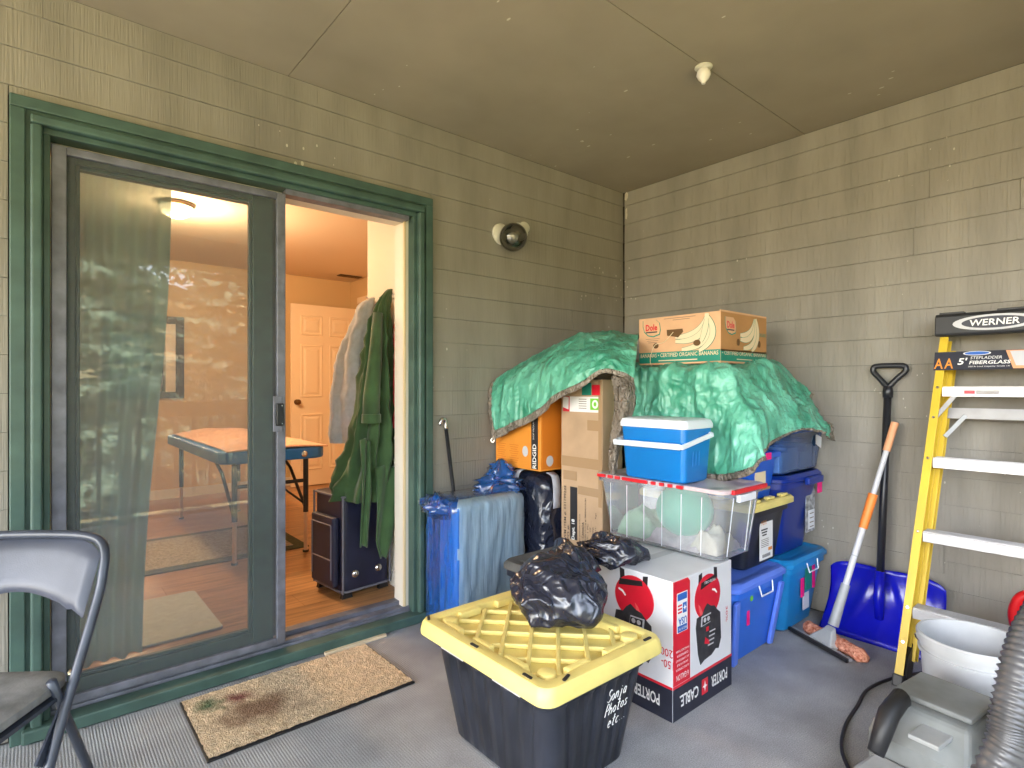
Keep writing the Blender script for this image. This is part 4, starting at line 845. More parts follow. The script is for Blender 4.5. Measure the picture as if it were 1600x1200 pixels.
# ---- tall cardboard box
kb = thing('cardboard_box', 'tall narrow brown carton with red and green label', 'box', (2.12, 1.885, .387))
x0, x1, y0, y1, z0, z1 = 2.05, 2.20, 1.752, 2.022, .388, 1.205
MB().box(x0, x1, y0, y1, z0, z1).build('box', M_CARD, kb, bevel=.004)
def kx(nm, mat, y, z, pts, lift=.0008): return flat(nm, kb, mat, (x0, y, z), -Y_, Z_, pts, lift)
kx('label', M_WINK, 1.89, 1.085, rect(.235, .075)); kx('label', M_RED, 1.985, 1.085, rect(.045, .075), .0014); kx('label', M_WINK, 1.986, 1.088, [(-.022, -.02), (.016, -.03), (.018, .03), (-.02, .035)], .002)
kx('label', M_LGREEN, 1.80, 1.087, rect(.052, .055), .0014); kx('label', M_WINK, 1.795, 1.087, ell(.019, .021, 18), .002); kx('label', M_LGREEN, 1.795, 1.087, ell(.009, .011, 14), .0026)
kx('label', M_RED, 1.79, 1.155, rect(.05, .05), .0014); kx('label', M_TEALP, 1.85, 1.16, rect(.06, .06), .0014)
for k in range(5): kx('lettering', M_INKG, 1.875, 1.11 - k * .011, rect(.05, .003), .002)
kx('tape', M_PTAPE, 1.887, .80, rect(.268, .05), .001); kx('tape', M_PTAPE, 1.80, .985, rect(.09, .05), .001); kx('tape', M_PTAPE, 1.96, .73, rect(.09, .045), .0016); kx('tape', M_PTAPE, 1.83, .665, rect(.15, .04), .0016); kx('tape', M_PTAPE, 1.765, .9, rect(.02, .6), .0013)
kx('print_block', M_INK, 1.935, .545, rect(.048, .26))
UPV = Y_ * 1.0
text('Dept. 18', kb, M_WINK, (x0 - .001, 1.935, .465), Z_, UPV, .10, .026, fat=.015)
text('WM ITEM #: 031199222', kb, M_INK, (x0 - .001, 1.992, .54), Z_, UPV, .27, .017, fat=.012)
text('PO #:', kb, M_INK, (x0 - .001, 1.970, .445), Z_, UPV, .075, .016, fat=.012)
text('TO: CANADA', kb, M_INK, (x0 - .001, 1.872, .455), Z_, UPV, .115, .016, fat=.012)
for k, (yv, s_, w_) in enumerate(((1.892, 'PORT JACKSON STRUCK', .15), (1.855, 'SUPPLIER STOCK #: TB95W2151281', .23), (1.84, 'QTY: 1 PC', .11), (1.824, 'NO. ___ OF ___', .13), (1.808, 'MADE IN CHINA', .1), (1.79, 'G. WEIGHT:      Kgs', .17))):
    text(s_, kb, M_INK, (x0 - .001, yv, .40 + w_ / 2), Z_, UPV, w_, .010, fat=.006)
# ---- wrapped black parcel and orange tool carton
wb = thing('wrapped_parcel', 'parcel wrapped in black plastic with grey duct tape', 'parcel', (2.2, 2.25, 0))
def blobbox(bx, amp, sc, seed, nn=26, r=.05, power=None):
    """box with soft corners and a crumpled film surface"""
    x0, x1, y0, y1, z0, z1 = bx; rings = []
    zs = [0, .0] + list(np.linspace(.02, 1, nn)) ; c = ((x0 + x1) / 2, (y0 + y1) / 2)
    def ringat(t, inset):
        base = rr(x0 + inset, x1 - inset, y0 + inset, y1 - inset, max(.01, r - inset * .3), z0 + (z1 - z0) * t, 6); out = []; k = len(base)
        for a in range(k):
            p, q = Vector(base[a]), Vector(base[(a + 1) % k]); ns = 34 if (q - p).length > .03 else 1
            for s in range(ns):
                w = p + (q - p) * (s / ns); nr = Vector((w.x - c[0], w.y - c[1], 0)).normalized(); d = amp * crumple(w, sc, seed) * 1.8
                out.append((w.x + nr.x * d, w.y + nr.y * d, w.z + .3 * d))
        return out
    for t in np.linspace(.002, .93, nn): rings.append(ringat(t, .03 * max(0, .1 - t) / .1))
    for i, t in ((.012, .965), (.035, .985), (.07, .995)): rings.append(ringat(t, i))
    return rings
rgs = blobbox((1.955, 2.45, 2.04, 2.44, .0, .725), .012, 9., 3.)
cen = [tuple(sum(p[i] for p in rgs[-1]) / len(rgs[-1]) for i in range(3))]
MB().loft(rgs, True, True).build('film', M_BAG, wb, smooth=True)
def strip(par, pts, w, across, mat=M_TAPE):
    G = [[Vector(p) + Vector(across) * (s * w) for s in (-.5, 0, .5)] for p in sp3(pts, 18)]
    return MB().grid(G).build('duct_tape', mat, par, smooth=True, solid=.002)
strip(wb, [(1.941, 2.25, .62), (1.940, 2.25, .68), (1.952, 2.25, .722), (1.99, 2.25, .735), (2.08, 2.25, .735)], .05, (0, 1, 0))
strip(wb, [(1.941, 2.41, .48), (1.940, 2.41, .64), (1.955, 2.40, .718), (2.0, 2.39, .733)], .05, (0, 1, 0))
strip(wb, [(2.02, 2.024, .56), (2.02, 2.023, .66), (2.02, 2.036, .718), (2.025, 2.08, .735)], .05, (1, 0, 0))
rb = thing('tool_carton', 'orange power tool carton on the wrapped black parcel', 'carton', (2.1, 2.26, .735))
x0, x1, y0, y1, z0, z1 = 1.965, 2.24, 2.085, 2.445, .7405, 1.14
MB().box(x0, x1, y0, y1, z0, z1).build('box', M_ORANGE, rb, bevel=.003)
def bxf(nm, mat, y, z, pts, lift=.0008): return flat(nm, rb, mat, (x0, y, z), -Y_, Z_, pts, lift)
def byf(nm, mat, x, z, pts, lift=.0008): return flat(nm, rb, mat, (x, y0, z), X_, Z_, pts, lift)
bxf('print_band', M_INK, 2.128, .943, rect(.05, .388))
text('RIDGID', rb, M_WINK, (x0 - .001, 2.128, .815), Z_, Y_, .125, .028, fat=.02); text('SHOP VACUUM 4 GALLON', rb, M_WINK, (x0 - .001, 2.135, .98), Z_, Y_, .16, .010)
for c_ in (2.395, 2.29):
    for k in range(9): bxf('lettering', M_ORD, c_, .862 - k * .0115, rect(.075 - .012 * ((k * 7) % 3), .004), .001)
bxf('seal', M_LGREY, 2.20, .835, ell(.022, .028, 18), .0012); bxf('tool_print', M_INKG, 2.21, 1.04, [(-.05, -.02), (.04, -.03), (.05, .02), (-.03, .03)], .0012); bxf('tool_print', M_LGREY, 2.215, 1.045, [(-.03, -.014), (.03, -.02), (.035, .012), (-.02, .018)], .0018)
bxf('lettering', M_INK, 2.40, .94, rect(.016, .014), .001); bxf('lettering', M_INK, 2.365, .94, rect(.016, .018), .001)
byf('print_side', M_ORD, 2.105, .943, rect(.255, .385)); byf('seal', M_LGREY, 2.03, .79, ell(.025, .028, 18), .0014); byf('print_band', M_INK, 2.15, .78, rect(.03, .05), .0014)
# ---- pale blue tote in a blue plastic bag
pb = thing('pale_blue_tote', 'pale blue plastic tote standing on end inside blue film', 'tote', (1.69, 2.27, 0))
def ry_(i, y): return [(p[0], y, p[1]) for p in rr(1.505 + i, 1.89 - i, .004 + i, .615 - i, .045, 0, 6)]
MB().loft([ry_(.05, 2.168), ry_(.035, 2.163), ry_(.03, 2.17), ry_(.012, 2.165), ry_(0, 2.175), ry_(0, 2.21), ry_(.02, 2.215), ry_(.05, 2.38)], True, True).build('shell', M_PALEBLUE, pb, smooth='auto')
MB().loft([ry_(.075, 2.1615), ry_(.075, 2.157), ry_(.085, 2.157), ry_(.085, 2.1615)], False, False).build('lid_ridge', M_PALEBLUE, pb)
bgx = thing('plastic_bag', 'shiny blue plastic bag around the pale blue tote by the door casing', 'bag', (1.69, 2.28, 0))
def bagring(z, i, amp, seed):
    base = rr(1.478 + i, 1.915 - i, 2.135 + i, 2.415 - i, .035, z, 5); out = []; k = len(base)
    for a in range(k):
        p, q = Vector(base[a]), Vector(base[(a + 1) % k]); ns = 30 if (q - p).length > .02 else 1
        for s in range(ns):
            w = p + (q - p) * (s / ns); nr = Vector((w.x - 1.7, w.y - 2.275, 0)).normalized(); st_ = Vector((w.x, w.y, w.z * .16))
            d = amp * (crumple(st_, 11, seed) * 1.5)
            out.append((w.x + nr.x * d, w.y + nr.y * d, w.z))
    return out
rings = [bagring(z, .0, .012, 5.) for z in np.linspace(.003, .61, 24)] + [bagring(.632, .012, .012, 5.), bagring(.645, .035, .014, 5.), bagring(.648, .08, .012, 5.)]
b = MB(); b.loft(rings, False, True)
me_ = b
# front panel of film is clearer: faces looking towards -y
for i, f in enumerate(b.f):
    pts = [Vector(b.v[k]) for k in f[:4]]
    c = sum(pts, Vector()) / len(pts)
    if c.y < 2.165 and 1.50 < c.x: b.m[i] = 1
b.build('film', [M_BLUEBAG, M_FILM], bgx, smooth=True)
# gathered peak and puffed corner
def blob(c, rads, nu=40, nv=26, amp=.02, sc=9., seed=0., zmin=None, warp=None, stx=(1.1, .55, .8)):
    rings = []
    for i in range(nv + 1):
        th_ = math.pi * (.02 + .96 * i / nv); ring = []
        for j in range(nu):
            a = 2 * math.pi * j / nu; d = Vector((math.sin(th_) * math.cos(a), math.sin(th_) * math.sin(a), -math.cos(th_)))
            p = Vector((d.x * rads[0], d.y * rads[1], d.z * rads[2])); w = p + Vector(c); k = amp * 1.9 * crumple((w.x * stx[0] + w.z * .4, w.y * stx[1] - w.x * .3, w.z * stx[2]), sc, seed)
            w = w + d * k
            if warp: w = warp(w)
            if zmin is not None and w.z < zmin: w.z = zmin + .0015 * noise.noise(w * 60)
            ring.append(tuple(w))
        rings.append(ring)
    b = MB(); b.loft(rings, True, True); return b
rings = []
for t in np.linspace(0, 1, 22):
    z = .64 + .145 * t; rad = .10 * (1 - t) ** .7 + .012; cx, cy = 1.85 + .03 * t, 2.27 + .03 * t
    rings.append([(cx + rad * math.cos(a) * (1 + .35 * math.sin(5 * a + 2 * t)), cy + .8 * rad * math.sin(a) * (1 + .35 * math.sin(4 * a)), z) for a in np.linspace(0, 2 * math.pi, 36, endpoint=False)])
rings = [[tuple(Vector(p) + Vector((p[0] - 1.86, p[1] - 2.28, 0)) * (1.1 * crumple((p[0] * 1.5, p[1] * 1.5, p[2] * .7), 11., 3.)) + Vector((0, 0, .02 * noise.noise(Vector(p) * 20)))) for p in r] for r in rings]
MB().loft(rings, False, True).build('gathered_top', M_BLUEBAG, bgx, smooth=True)
blob((1.50, 2.30, .60), (.075, .12, .05), amp=.022, sc=12, seed=2).build('puffed_corner', M_BLUEBAG, bgx, smooth=True)
# ---- black bin liner on the yellow lid
lnr = thing('bin_bag', 'crumpled black bin bag lying on the yellow lid', 'bag', (1.37, 1.42, .387))
def wrp(w):
    t = max(0, min(1, (w.x - 1.30) / .3)); return Vector((w.x, w.y, w.z + .05 * t * t))
blob((1.375, 1.395, .455), (.13, .185, .10), nu=150, nv=90, amp=.034, sc=4.6, seed=1.7, zmin=.3905, warp=wrp).build('bag', M_BAG, lnr, smooth=True)
blob((1.50, 1.43, .53), (.10, .12, .07), nu=110, nv=70, amp=.028, sc=5., seed=4.2, zmin=.392).build('neck', M_BAG, lnr, smooth=True)
blob((1.715, 1.415, .542), (.135, .125, .048), nu=110, nv=60, amp=.022, sc=9.5, seed=7.2, zmin=.4945, warp=lambda w: Vector((w.x, w.y, w.z - .03 * max(0, (w.x - 1.70) / .15)))).build('tail', M_BAG, lnr, smooth=True)
# ------------------------------------------------------------------ tarps
def tarp(name, label, ctrl, nu, nv, hemrows, hemcols, amp, seed, flip=False):
    G = surf(ctrl, nu, nv); N = gnorm(G)
    if flip: N = -N
    for i in range(nv):
        for j in range(nu):
            p = Vector(G[i, j]); st_ = Vector((p.x, p.y, p.z * .55))
            G[i, j] += N[i, j] * (amp * (crumple(st_, 5.5, seed) * 1.6 + .5 * crumple(p, 15., seed + 3)))
    t = thing(name, label, 'tarp', tuple(G.mean(axis=(0, 1)) * np.array([1, 1, 0]) + np.array([0, 0, float(G[:, :, 2].min())])))
    main, hem = MB(), MB(); vs = [tuple(p) for p in G.reshape(-1, 3)]
    fm, fh = [], []
    for i in range(nv - 1):
        for j in range(nu - 1):
            f = (i * nu + j, i * nu + j + 1, (i + 1) * nu + j + 1, (i + 1) * nu + j)
            if flip: f = f[::-1]
            (fh if (i >= nv - 1 - hemrows or j < hemcols[0] or j >= nu - 1 - hemcols[1]) else fm).append(f)
    main.add(vs, fm); hem.add(vs, fh)
    main.build('sheet', [M_TARP, M_TARPB], t, smooth=True, solid=.002, soff=1)
    hem.build('hem', M_TARPB, t, smooth=True, solid=.003)
    return t
T1 = [
    [(2.035, 2.444, 1.222), (2.117, 2.401, 1.266), (2.247, 2.355, 1.341), (2.353, 2.304, 1.409), (2.452, 2.220, 1.457), (2.541, 2.105, 1.469), (2.639, 1.955, 1.443)],
    [(1.961, 2.455, 1.214), (2.030, 2.383, 1.264), (2.125, 2.288, 1.341), (2.183, 2.187, 1.405), (2.231, 2.066, 1.448), (2.304, 1.952, 1.458), (2.399, 1.805, 1.433)],
    [(1.921, 2.462, 1.151), (1.933, 2.295, 1.199), (1.966, 2.135, 1.263), (1.980, 1.992, 1.317), (2.003, 1.867, 1.350), (2.072, 1.755, 1.362), (2.155, 1.632, 1.339)],
    [(1.897, 2.430, 1.029), (1.903, 2.254, 1.072), (1.916, 2.072, 1.140), (1.904, 1.912, 1.208), (1.916, 1.783, 1.251), (1.972, 1.670, 1.295), (2.069, 1.574, 1.269)],
    [(1.899, 2.389, 0.882), (1.900, 2.230, 0.943), (1.914, 2.061, 1.013), (1.899, 1.903, 1.105), (1.906, 1.765, 1.163), (1.949, 1.650, 1.234), (2.030, 1.555, 1.183)],
]
TF = [
    [(2.009, 1.664, 1.218), (2.039, 1.626, 1.235), (2.065, 1.578, 1.194)],
    [(1.997, 1.636, 1.111), (2.004, 1.577, 1.121), (2.061, 1.568, 1.103)],
    [(1.988, 1.643, 0.996), (1.987, 1.592, 1.002), (2.039, 1.587, 1.011)],
    [(1.979, 1.651, 0.882), (1.973, 1.616, 0.882), (2.006, 1.614, 0.888)],
    [(1.981, 1.649, 0.775), (1.977, 1.626, 0.773), (1.995, 1.624, 0.777)],
]
T2 = [
    [(2.653, 1.943, 1.280), (2.677, 1.792, 1.277), (2.699, 1.642, 1.273), (2.750, 1.532, 1.275), (2.839, 1.457, 1.278), (2.928, 1.381, 1.298), (3.040, 1.325, 1.232), (3.069, 1.221, 1.119)],
    [(2.269, 1.746, 1.270), (2.268, 1.588, 1.265), (2.266, 1.433, 1.261), (2.272, 1.296, 1.260), (2.395, 1.243, 1.265), (2.642, 1.231, 1.285), (2.892, 1.254, 1.216), (3.032, 1.200, 1.113)],
    [(2.248, 1.737, 1.128), (2.243, 1.571, 1.124), (2.248, 1.422, 1.126), (2.235, 1.275, 1.133), (2.329, 1.195, 1.141), (2.557, 1.171, 1.169), (2.796, 1.165, 1.117), (2.979, 1.140, 1.042)],
    [(2.227, 1.729, 0.981), (2.234, 1.565, 0.990), (2.255, 1.416, 0.996), (2.246, 1.266, 1.013), (2.247, 1.134, 1.038), (2.443, 1.111, 1.059), (2.690, 1.098, 1.043), (2.927, 1.080, 0.984)],
    [(2.219, 1.723, 0.764), (2.226, 1.559, 0.761), (2.250, 1.407, 0.765), (2.209, 1.245, 0.773), (2.161, 1.075, 0.835), (2.353, 1.096, 0.923), (2.627, 1.072, 0.978), (2.887, 1.035, 0.919)],
]
t1 = tarp('tarp', 'green tarp with brown hem over the cartons beside the siding', T1, 120, 80, 6, (3, 0), .016, 2., flip=True)
G = surf(TF, 16, 50); N = gnorm(G)
for i in range(50):
    for j in range(16): G[i, j] += N[i, j] * .012 * crumple(Vector(G[i, j]), 12., 5.)
MB().grid([[tuple(p) for p in r] for r in G]).build('folded_flap', M_TARPB, t1, smooth=True, solid=.002)
MB().lathe(T1[4][0], [(.012, -.004), (.012, .004), (.006, .004), (.006, -.004), (.012, -.004)], 14, (-.8, -.5, 0)).build('grommet', M_CHROME, t1)
t2 = tarp('tarp', 'green tarp draped under the banana carton', T2, 150, 100, 3, (0, 2), .022, 6., flip=True)
# ------------------------------------------------------------------ banana box
ba = thing('banana_box', 'printed banana carton on top of the green tarp', 'box', (2.545, 1.53, 1.278))
x0, x1, y0, y1, z0, z1 = 2.33, 2.76, 1.31, 1.75, 1.278, 1.508
b = MB(); b.box(x0, x1, y0, y0 + .006, z0, z1 + .006).box(x0, x0 + .006, y0 + .006, y1, z0, z1).box(x1 - .006, x1, y0 + .006, y1, z0, z1).box(x0 + .006, x1 - .006, y1 - .006, y1, z0, z1).box(x0 + .006, x1 - .006, y0 + .006, y1 - .006, z0, z0 + .006); b.build('box', M_CARDP, ba)
MB().box(x0 + .0065, x1 - .0065, y0 + .0065, y1 - .0065, z1 - .03, z1 - .02).build('inner_flap', M_CARD, ba)
def nx(nm, mat, y, z, pts, lift=.0008): return flat(nm, ba, mat, (x0, y, z), -Y_, Z_, pts, lift)
def ny(nm, mat, x, z, pts, lift=.0008): return flat(nm, ba, mat, (x, y0, z), X_, Z_, pts, lift)
ny('end_print', M_CARD2, 2.545, 1.418, rect(.428, .175)); 
nx('print_band', M_TEALP, 1.53, 1.312, rect(.438, .052)); ny('print_band', M_TEALP, 2.545, 1.312, rect(.428, .052))
text('BANANAS • CERTIFIED ORGANIC BANANAS', ba, M_CREAM, (x0 - .001, 1.53, 1.323), -Y_, Z_, .42, .019, fat=.012)
text('• CERTIFIED ORGANIC BANANAS', ba, M_CREAM, (2.545, y0 - .001, 1.323), X_, Z_, .41, .018, fat=.006)
nx('lettering', M_CREAM, 1.53, 1.297, rect(.21, .005), .0012); ny('lettering', M_CREAM, 2.55, 1.297, rect(.16, .004), .0012)
def leafpts(w, h): return [(-w / 2, h * .5), (w * .25, h * .5), (w * .45, h * .3), (w * .5, -.1 * h), (w * .45, -h * .38), (w * .1, -h * .5), (-w * .2, -h * .42), (-w * .42, -h * .18), (-w * .5, h * .15)]
def logo(f, dirr, pos, c, z, s):
    f('logo', M_TEALP, c, z, leafpts(.105 * s, .085 * s), .0012); f('logo', M_CARDP, c, z + .003, [(a * .93, b_ * .93) for a, b_ in leafpts(.105 * s, .085 * s)], .0016)
    text('Dole', ba, M_RED, pos(c, z + .006), dirr, Z_, .068 * s, .032, fat=.03, lift=.0022); f('logo', M_PCB, c, z - .017, rect(.066 * s, .006), .0020)
logo(nx, -Y_, lambda c, z: (x0, c, z), 1.675, 1.455, 1.0); logo(ny, X_, lambda c, z: (x0 * 0 + c, y0, z), 2.415, 1.445, .95)
def banana(f, c, z, sx, S0, C0, T0, w0, k):
    """one curved banana of the printed bunch: from the stem S0 bending at C0 to the tip T0"""
    def ol(extra):
        A, Bq = [], []
        for t in np.linspace(0, 1, 14):
            p = (1 - t) ** 2 * np.array(S0) + 2 * t * (1 - t) * np.array(C0) + t * t * np.array(T0); d = 2 * (1 - t) * (np.array(C0) - S0) + 2 * t * (np.array(T0) - C0); d = d / (np.linalg.norm(d) + 1e-9)
            nn_ = np.array([-d[1], d[0]]); w = w0 * (.25 + .75 * math.sin(math.pi * min(1, .05 + t * .9)) ** .6) + extra
            A.append(p + nn_ * w); Bq.append(p - nn_ * w)
        return [(sx * q[0], q[1]) for q in A + Bq[::-1]]
    f('banana_print', M_TEALP, c, z, ol(.0016), .0012 + k * .0006); f('banana_print', M_CREAM, c, z, ol(0.), .0015 + k * .0006)
BN = [((.075, .068), (.05, -.02), (-.085, -.015)), ((.078, .068), (.07, -.05), (-.085, -.035)), ((.08, .068), (.115, -.07), (-.05, -.075)), ((.084, .068), (.15, -.03), (.04, -.085)), ((.08, .068), (.075, .01), (.05, -.045))]
for k, (a, c_, d_) in enumerate(BN): banana(nx, 1.455, 1.42, 1.0, a, c_, d_, .0135, k)
for k, (a, c_, d_) in enumerate(BN[:4]): banana(ny, 2.575, 1.425, .85, a, c_, d_, .0145, k)
nx('stem_print', M_CREAM, 1.375, 1.49, rect(.02, .024), .005)
nx('hand_hole', M_BROWNH, 1.545, 1.425, [(-.042, .018), (.042, .018), (.046, .004), (.02, -.022), (-.005, -.016), (-.04, -.010)], .003); nx('vent_hole', M_BROWNH, 1.425, 1.372, ell(.018, .014, 16), .0052); nx('vent_hole', M_BROWNH, 1.65, 1.37, ell(.015, .013, 14), .003)
ny('vent_hole', M_BROWNH, 2.48, 1.375, ell(.010, .016, 14), .0052); ny('vent_hole', M_BROWNH, 2.68, 1.375, ell(.010, .016, 14), .0052)
for k in range(3): nx('lettering', M_INKG, 1.67, 1.405 - k * .009, rect(.08 - .015 * k, .002), .001)
nx('lettering', M_INKG, 1.52, 1.497, rect(.17, .002), .001); nx('lettering', M_INKG, 1.51, 1.488, rect(.09, .002), .001)
text('ORGANIC', ba, M_TEALP, (2.715, y0, 1.42), X_, Z_, .07, .018, lift=.0035)
MB().tube(sp3([(x0 - .004, 1.55, 1.43), (x0 - .006, 1.60, 1.385), (x0 - .005, 1.655, 1.372), (x0 - .006, 1.68, 1.30), (x0 - .010, 1.66, 1.262), (x0 - .02, 1.645, 1.245), (x0 - .01, 1.625, 1.262), (x0 - .006, 1.60, 1.28)], 30), .0016, 6).build('string', M_CREAM, ba)
# ------------------------------------------------------------------ snow shovel, squeegee, ladder
ss = thing('snow_shovel', 'blue bladed snow shovel with black handle against the wall', 'shovel', (2.95, .89, 0))
G = []
for i in range(15):
    t = i / 14; row = []
    for j in range(41):
        s = j / 40; y = 1.125 - .47 * s; zt = .315 - .012 * abs(s - .5) ** .5 * 0 - .04 * (abs(s * 2 - 1) ** 8); z = .004 + (zt - .004) * t
        x = 2.905 + .15 * t + .055 * math.sin(math.pi * t) + .012 * math.cos(s * 2 * math.pi) * 0
        rib = .010 * max(0, math.cos((abs(s - .5) * 2 * 3.2 + t * 1.6) * math.pi)) ** 3 * min(1, t * 3) * (1 - abs(s * 2 - 1)) ** .5
        cen_ = .018 * math.exp(-((s - .5) / .05) ** 2) * t
        row.append((x - rib - cen_, y + .012 * (t - .5) * (1 if s < .5 else -1) * 0, z))
    G.append(row)
MB().grid(G).build('blade', M_SHB, ss, smooth=True, solid=.004)
pt, pbm = Vector((3.062, .878, 1.15)), Vector((2.985, .892, .16))
MB().tube([pbm, pbm + (pt - pbm) * .5, pt], [.0165, .0165, .0165], 14).build('shaft', M_BLACKM, ss, smooth=True)
MB().tube([pbm + Vector((.004, 0, -.06)), pbm + Vector((-.002, 0, .02)), pbm + (pt - pbm) * .16], [.018, .023, .021], 14).build('socket', M_SHB, ss, smooth=True)
k_ = pt
dh = [(3.062, .878, 1.165), (3.068, .91, 1.205), (3.072, .938, 1.238), (3.073, .942, 1.256), (3.074, .93, 1.268), (3.074, .875, 1.27), (3.074, .822, 1.268), (3.073, .81, 1.256), (3.072, .814, 1.238), (3.068, .846, 1.205)]
MB().tube([tuple(p) for p in cr_spline(dh + [dh[0]], 60)][:-1], .0125, 10, closed=True).build('handle_loop', M_BLACKM, ss, smooth=True)
MB().tube([pt - Vector((.002, 0, .03)), pt + Vector((0, 0, .0)), pt + Vector((0, 0, .025))], [.021, .022, .017], 14).build('collar', M_BLACKM, ss, smooth=True)
sq = thing('squeegee', 'long handled squeegee with orange pad leaning beside the shovel', 'squeegee', (2.73, 1.02, 0))
hb = Vector((2.735, 1.01, .05)); ht = Vector((3.035, .842, 1.005)); dd_ = ht - hb
def seg(a, c_, r0, r1, mat, nm): MB().tube([hb + dd_ * a, hb + dd_ * c_], [r0, r1], 12).build(nm, mat, sq, smooth='auto')
seg(.05, .24, .022, .018, M_GREYP, 'socket'); seg(.22, .55, .0135, .0135, M_LGREY, 'pole'); seg(.50, .66, .018, .020, M_ORP, 'grip'); seg(.64, .9, .0115, .0115, M_LGREY, 'pole'); seg(.865, 1.0, .0155, .0165, M_PEAG, 'end_grip')
seg(.37, .375, .016, .016, M_GREYP, 'ring')
a_, c_ = Vector((2.795, 1.185, .018)), Vector((2.65, .882, .018)); al = (c_ - a_).normalized(); pn = Vector((al.y, -al.x, 0))
if pn.x > 0: pn = -pn
MB().bar(a_ + pn * .02, c_ + pn * .02, .02, .012).build('blade_channel', M_GREYP, sq, bevel=.002)
MB().bar(a_ + pn * .036, c_ + pn * .036, .012, .016, (0, 0, 1)).build('rubber_blade', M_DARK, sq)
MB().tube([a_ - pn * .035 + al * .02 + Z_ * .012] + [a_ - pn * .035 + al * (.02 + .33 * t) + Z_ * (.014 + .004 * math.sin(t * 40)) for t in np.linspace(.06, .94, 14)] + [c_ - pn * .035 + al * .03 + Z_ * .012], [.012] + [.029 + .003 * math.sin(i * 2.1) for i in range(14)] + [.014], 14).build('pad', M_PAD, sq, smooth=True)
m_ = (a_ + c_) / 2
MB().loft([[m_ + al * x + pn * y + Z_ * z for x, y, z in ((-.075, .02, 0), (.075, .02, 0), (.075, -.02, 0), (-.075, -.02, 0))], [m_ + al * x + pn * y + Z_ * z for x, y, z in ((-.06, .02, .012), (.06, .02, .012), (.06, -.02, .014), (-.06, -.02, .014))], [hb + al * x + pn * y + Z_ * z for x, y, z in ((-.022, .012, .03), (.022, .012, .03), (.022, -.012, .045), (-.022, -.012, .045))]]).build('head', M_GREYP, sq, bevel=.004)
# ladder (leaning folded against the right wall)
la = thing('step_ladder', 'yellow fibreglass step ladder with aluminium steps', 'ladder', (2.75, .47, 0))
dl_ = Vector((.42, 0, 1.46)).normalized(); nl = Vector((dl_.z, 0, -dl_.x))      # along the rail / towards the wall
def rp(s, side): 
    """point on the front rail; s metres along it, side 0 = far rail, 1 = near rail"""
    yb_, yt = (.723, .655) if side == 0 else (.213, .285)
    return Vector((2.58, yb_ + (yt - yb_) * s / 1.519, 0)) + Vector((dl_.x, 0, dl_.z)) * s
def chan(p, q, wd, dp, inward, nm, off=0.):
    """open channel rail: web facing outward, two flanges"""
    yv = Vector((0, inward, 0)); b = MB(); d = (q - p).normalized()
    o1 = nl * off
    b.bar(p + o1 + nl * .002, q + o1 + nl * .002, .004, wd, yv); b.bar(p + o1 + nl * (dp / 2) - yv * (wd / 2 - .002), q + o1 + nl * (dp / 2) - yv * (wd / 2 - .002), dp - .009, .004, yv) ; b.bar(p + o1 + nl * (dp - .002), q + o1 + nl * (dp - .002), .004, wd, yv)
    return b.build(nm, M_LADY, la, bevel=.001)
for side, inw in ((0, -1), (1, 1)):
    off = Vector((0, inw * .014, 0))
    chan(rp(.02, side) + off, rp(1.44, side) + off, .030, .062, inw, 'front_rail')
    chan(rp(.10, side) + off * 2.2 + nl * .0, rp(1.40, side) + off * 2.2, .026, .045, inw, 'rear_rail', .072)
    p = rp(0, side) + off
    MB().bar(p - dl_ * .0 + nl * .03, p + dl_ * .045 + nl * .03, .036, .07, nl).build('foot', M_DARK, la, bevel=.004)
    G_ = [rp(.02, side) + off * .3 + nl * .066, rp(.06, side) + nl * .10, rp(.16, side) + nl * .13, rp(.24, side) + nl * .09]
    MB().prism([(0, 0), (.03, -.02), (.06, .0), (.08, .06), (.18, .16), (.16, .19), (.05, .12), (.0, .1)], rp(.0, side) + off * 2. + nl * .045 + Z_ * .02 + Vector((0, .01 if side else .01, 0)), X_ if True else nl, Z_, .02).build('shoe', M_DARK, la, bevel=.004)
    for s in (.035, .17, .304, .607, .911, 1.085, 1.215):
        MB().lathe(rp(s, side) + off - nl * .0005, [(.007, 0), (.005, .0035)], 10, -nl, c1=True).build('rivet', M_CHROME, la)
for s in (.304, .607, .911, 1.215):
    p, q = rp(s, 0) + Vector((0, -.030, 0)), rp(s, 1) + Vector((0, .030, 0)); 
    dpt = .085
    b = MB(); e = Vector((1, 0, 0)); p0, q0 = p - e * .004, q - e * .004
    b.add([p0 + Vector((0, 0, .0)), q0 + Vector((0, 0, .0)), q0 + Vector((dpt, 0, .0)), p0 + Vector((dpt, 0, .0)), p0 + Vector((0, 0, -.038)), q0 + Vector((0, 0, -.038)), q0 + Vector((dpt, 0, -.03)), p0 + Vector((dpt, 0, -.03))], [(0, 1, 2, 3), (0, 4, 5, 1), (2, 6, 7, 3), (0, 3, 7, 4), (1, 5, 6, 2), (4, 7, 6, 5)])
    tr = b.build('step', M_LADA, la, bevel=.002)
    for k in range(5): MB().bar(p0 + Vector((.012 + k * .015, 0, .0015)), q0 + Vector((.012 + k * .015, 0, .0015)), .005, .003).build('tread_ridge', M_LADA, tr)
p, q = rp(1.13, 0) + Vector((0, -.03, 0)) + nl * .10, rp(1.13, 1) + Vector((0, .03, 0)) + nl * .10
MB().bar(p, q, .006, .045, dl_).build('rear_brace', M_LADA, la)
MB().bar(rp(1.09, 0) + Vector((0, -.02, 0)) + nl * .01, rp(1.185, 0) + Vector((0, -.075, 0)) + nl * .01, .005, .016, dl_).build('step_brace', M_LADA, la)
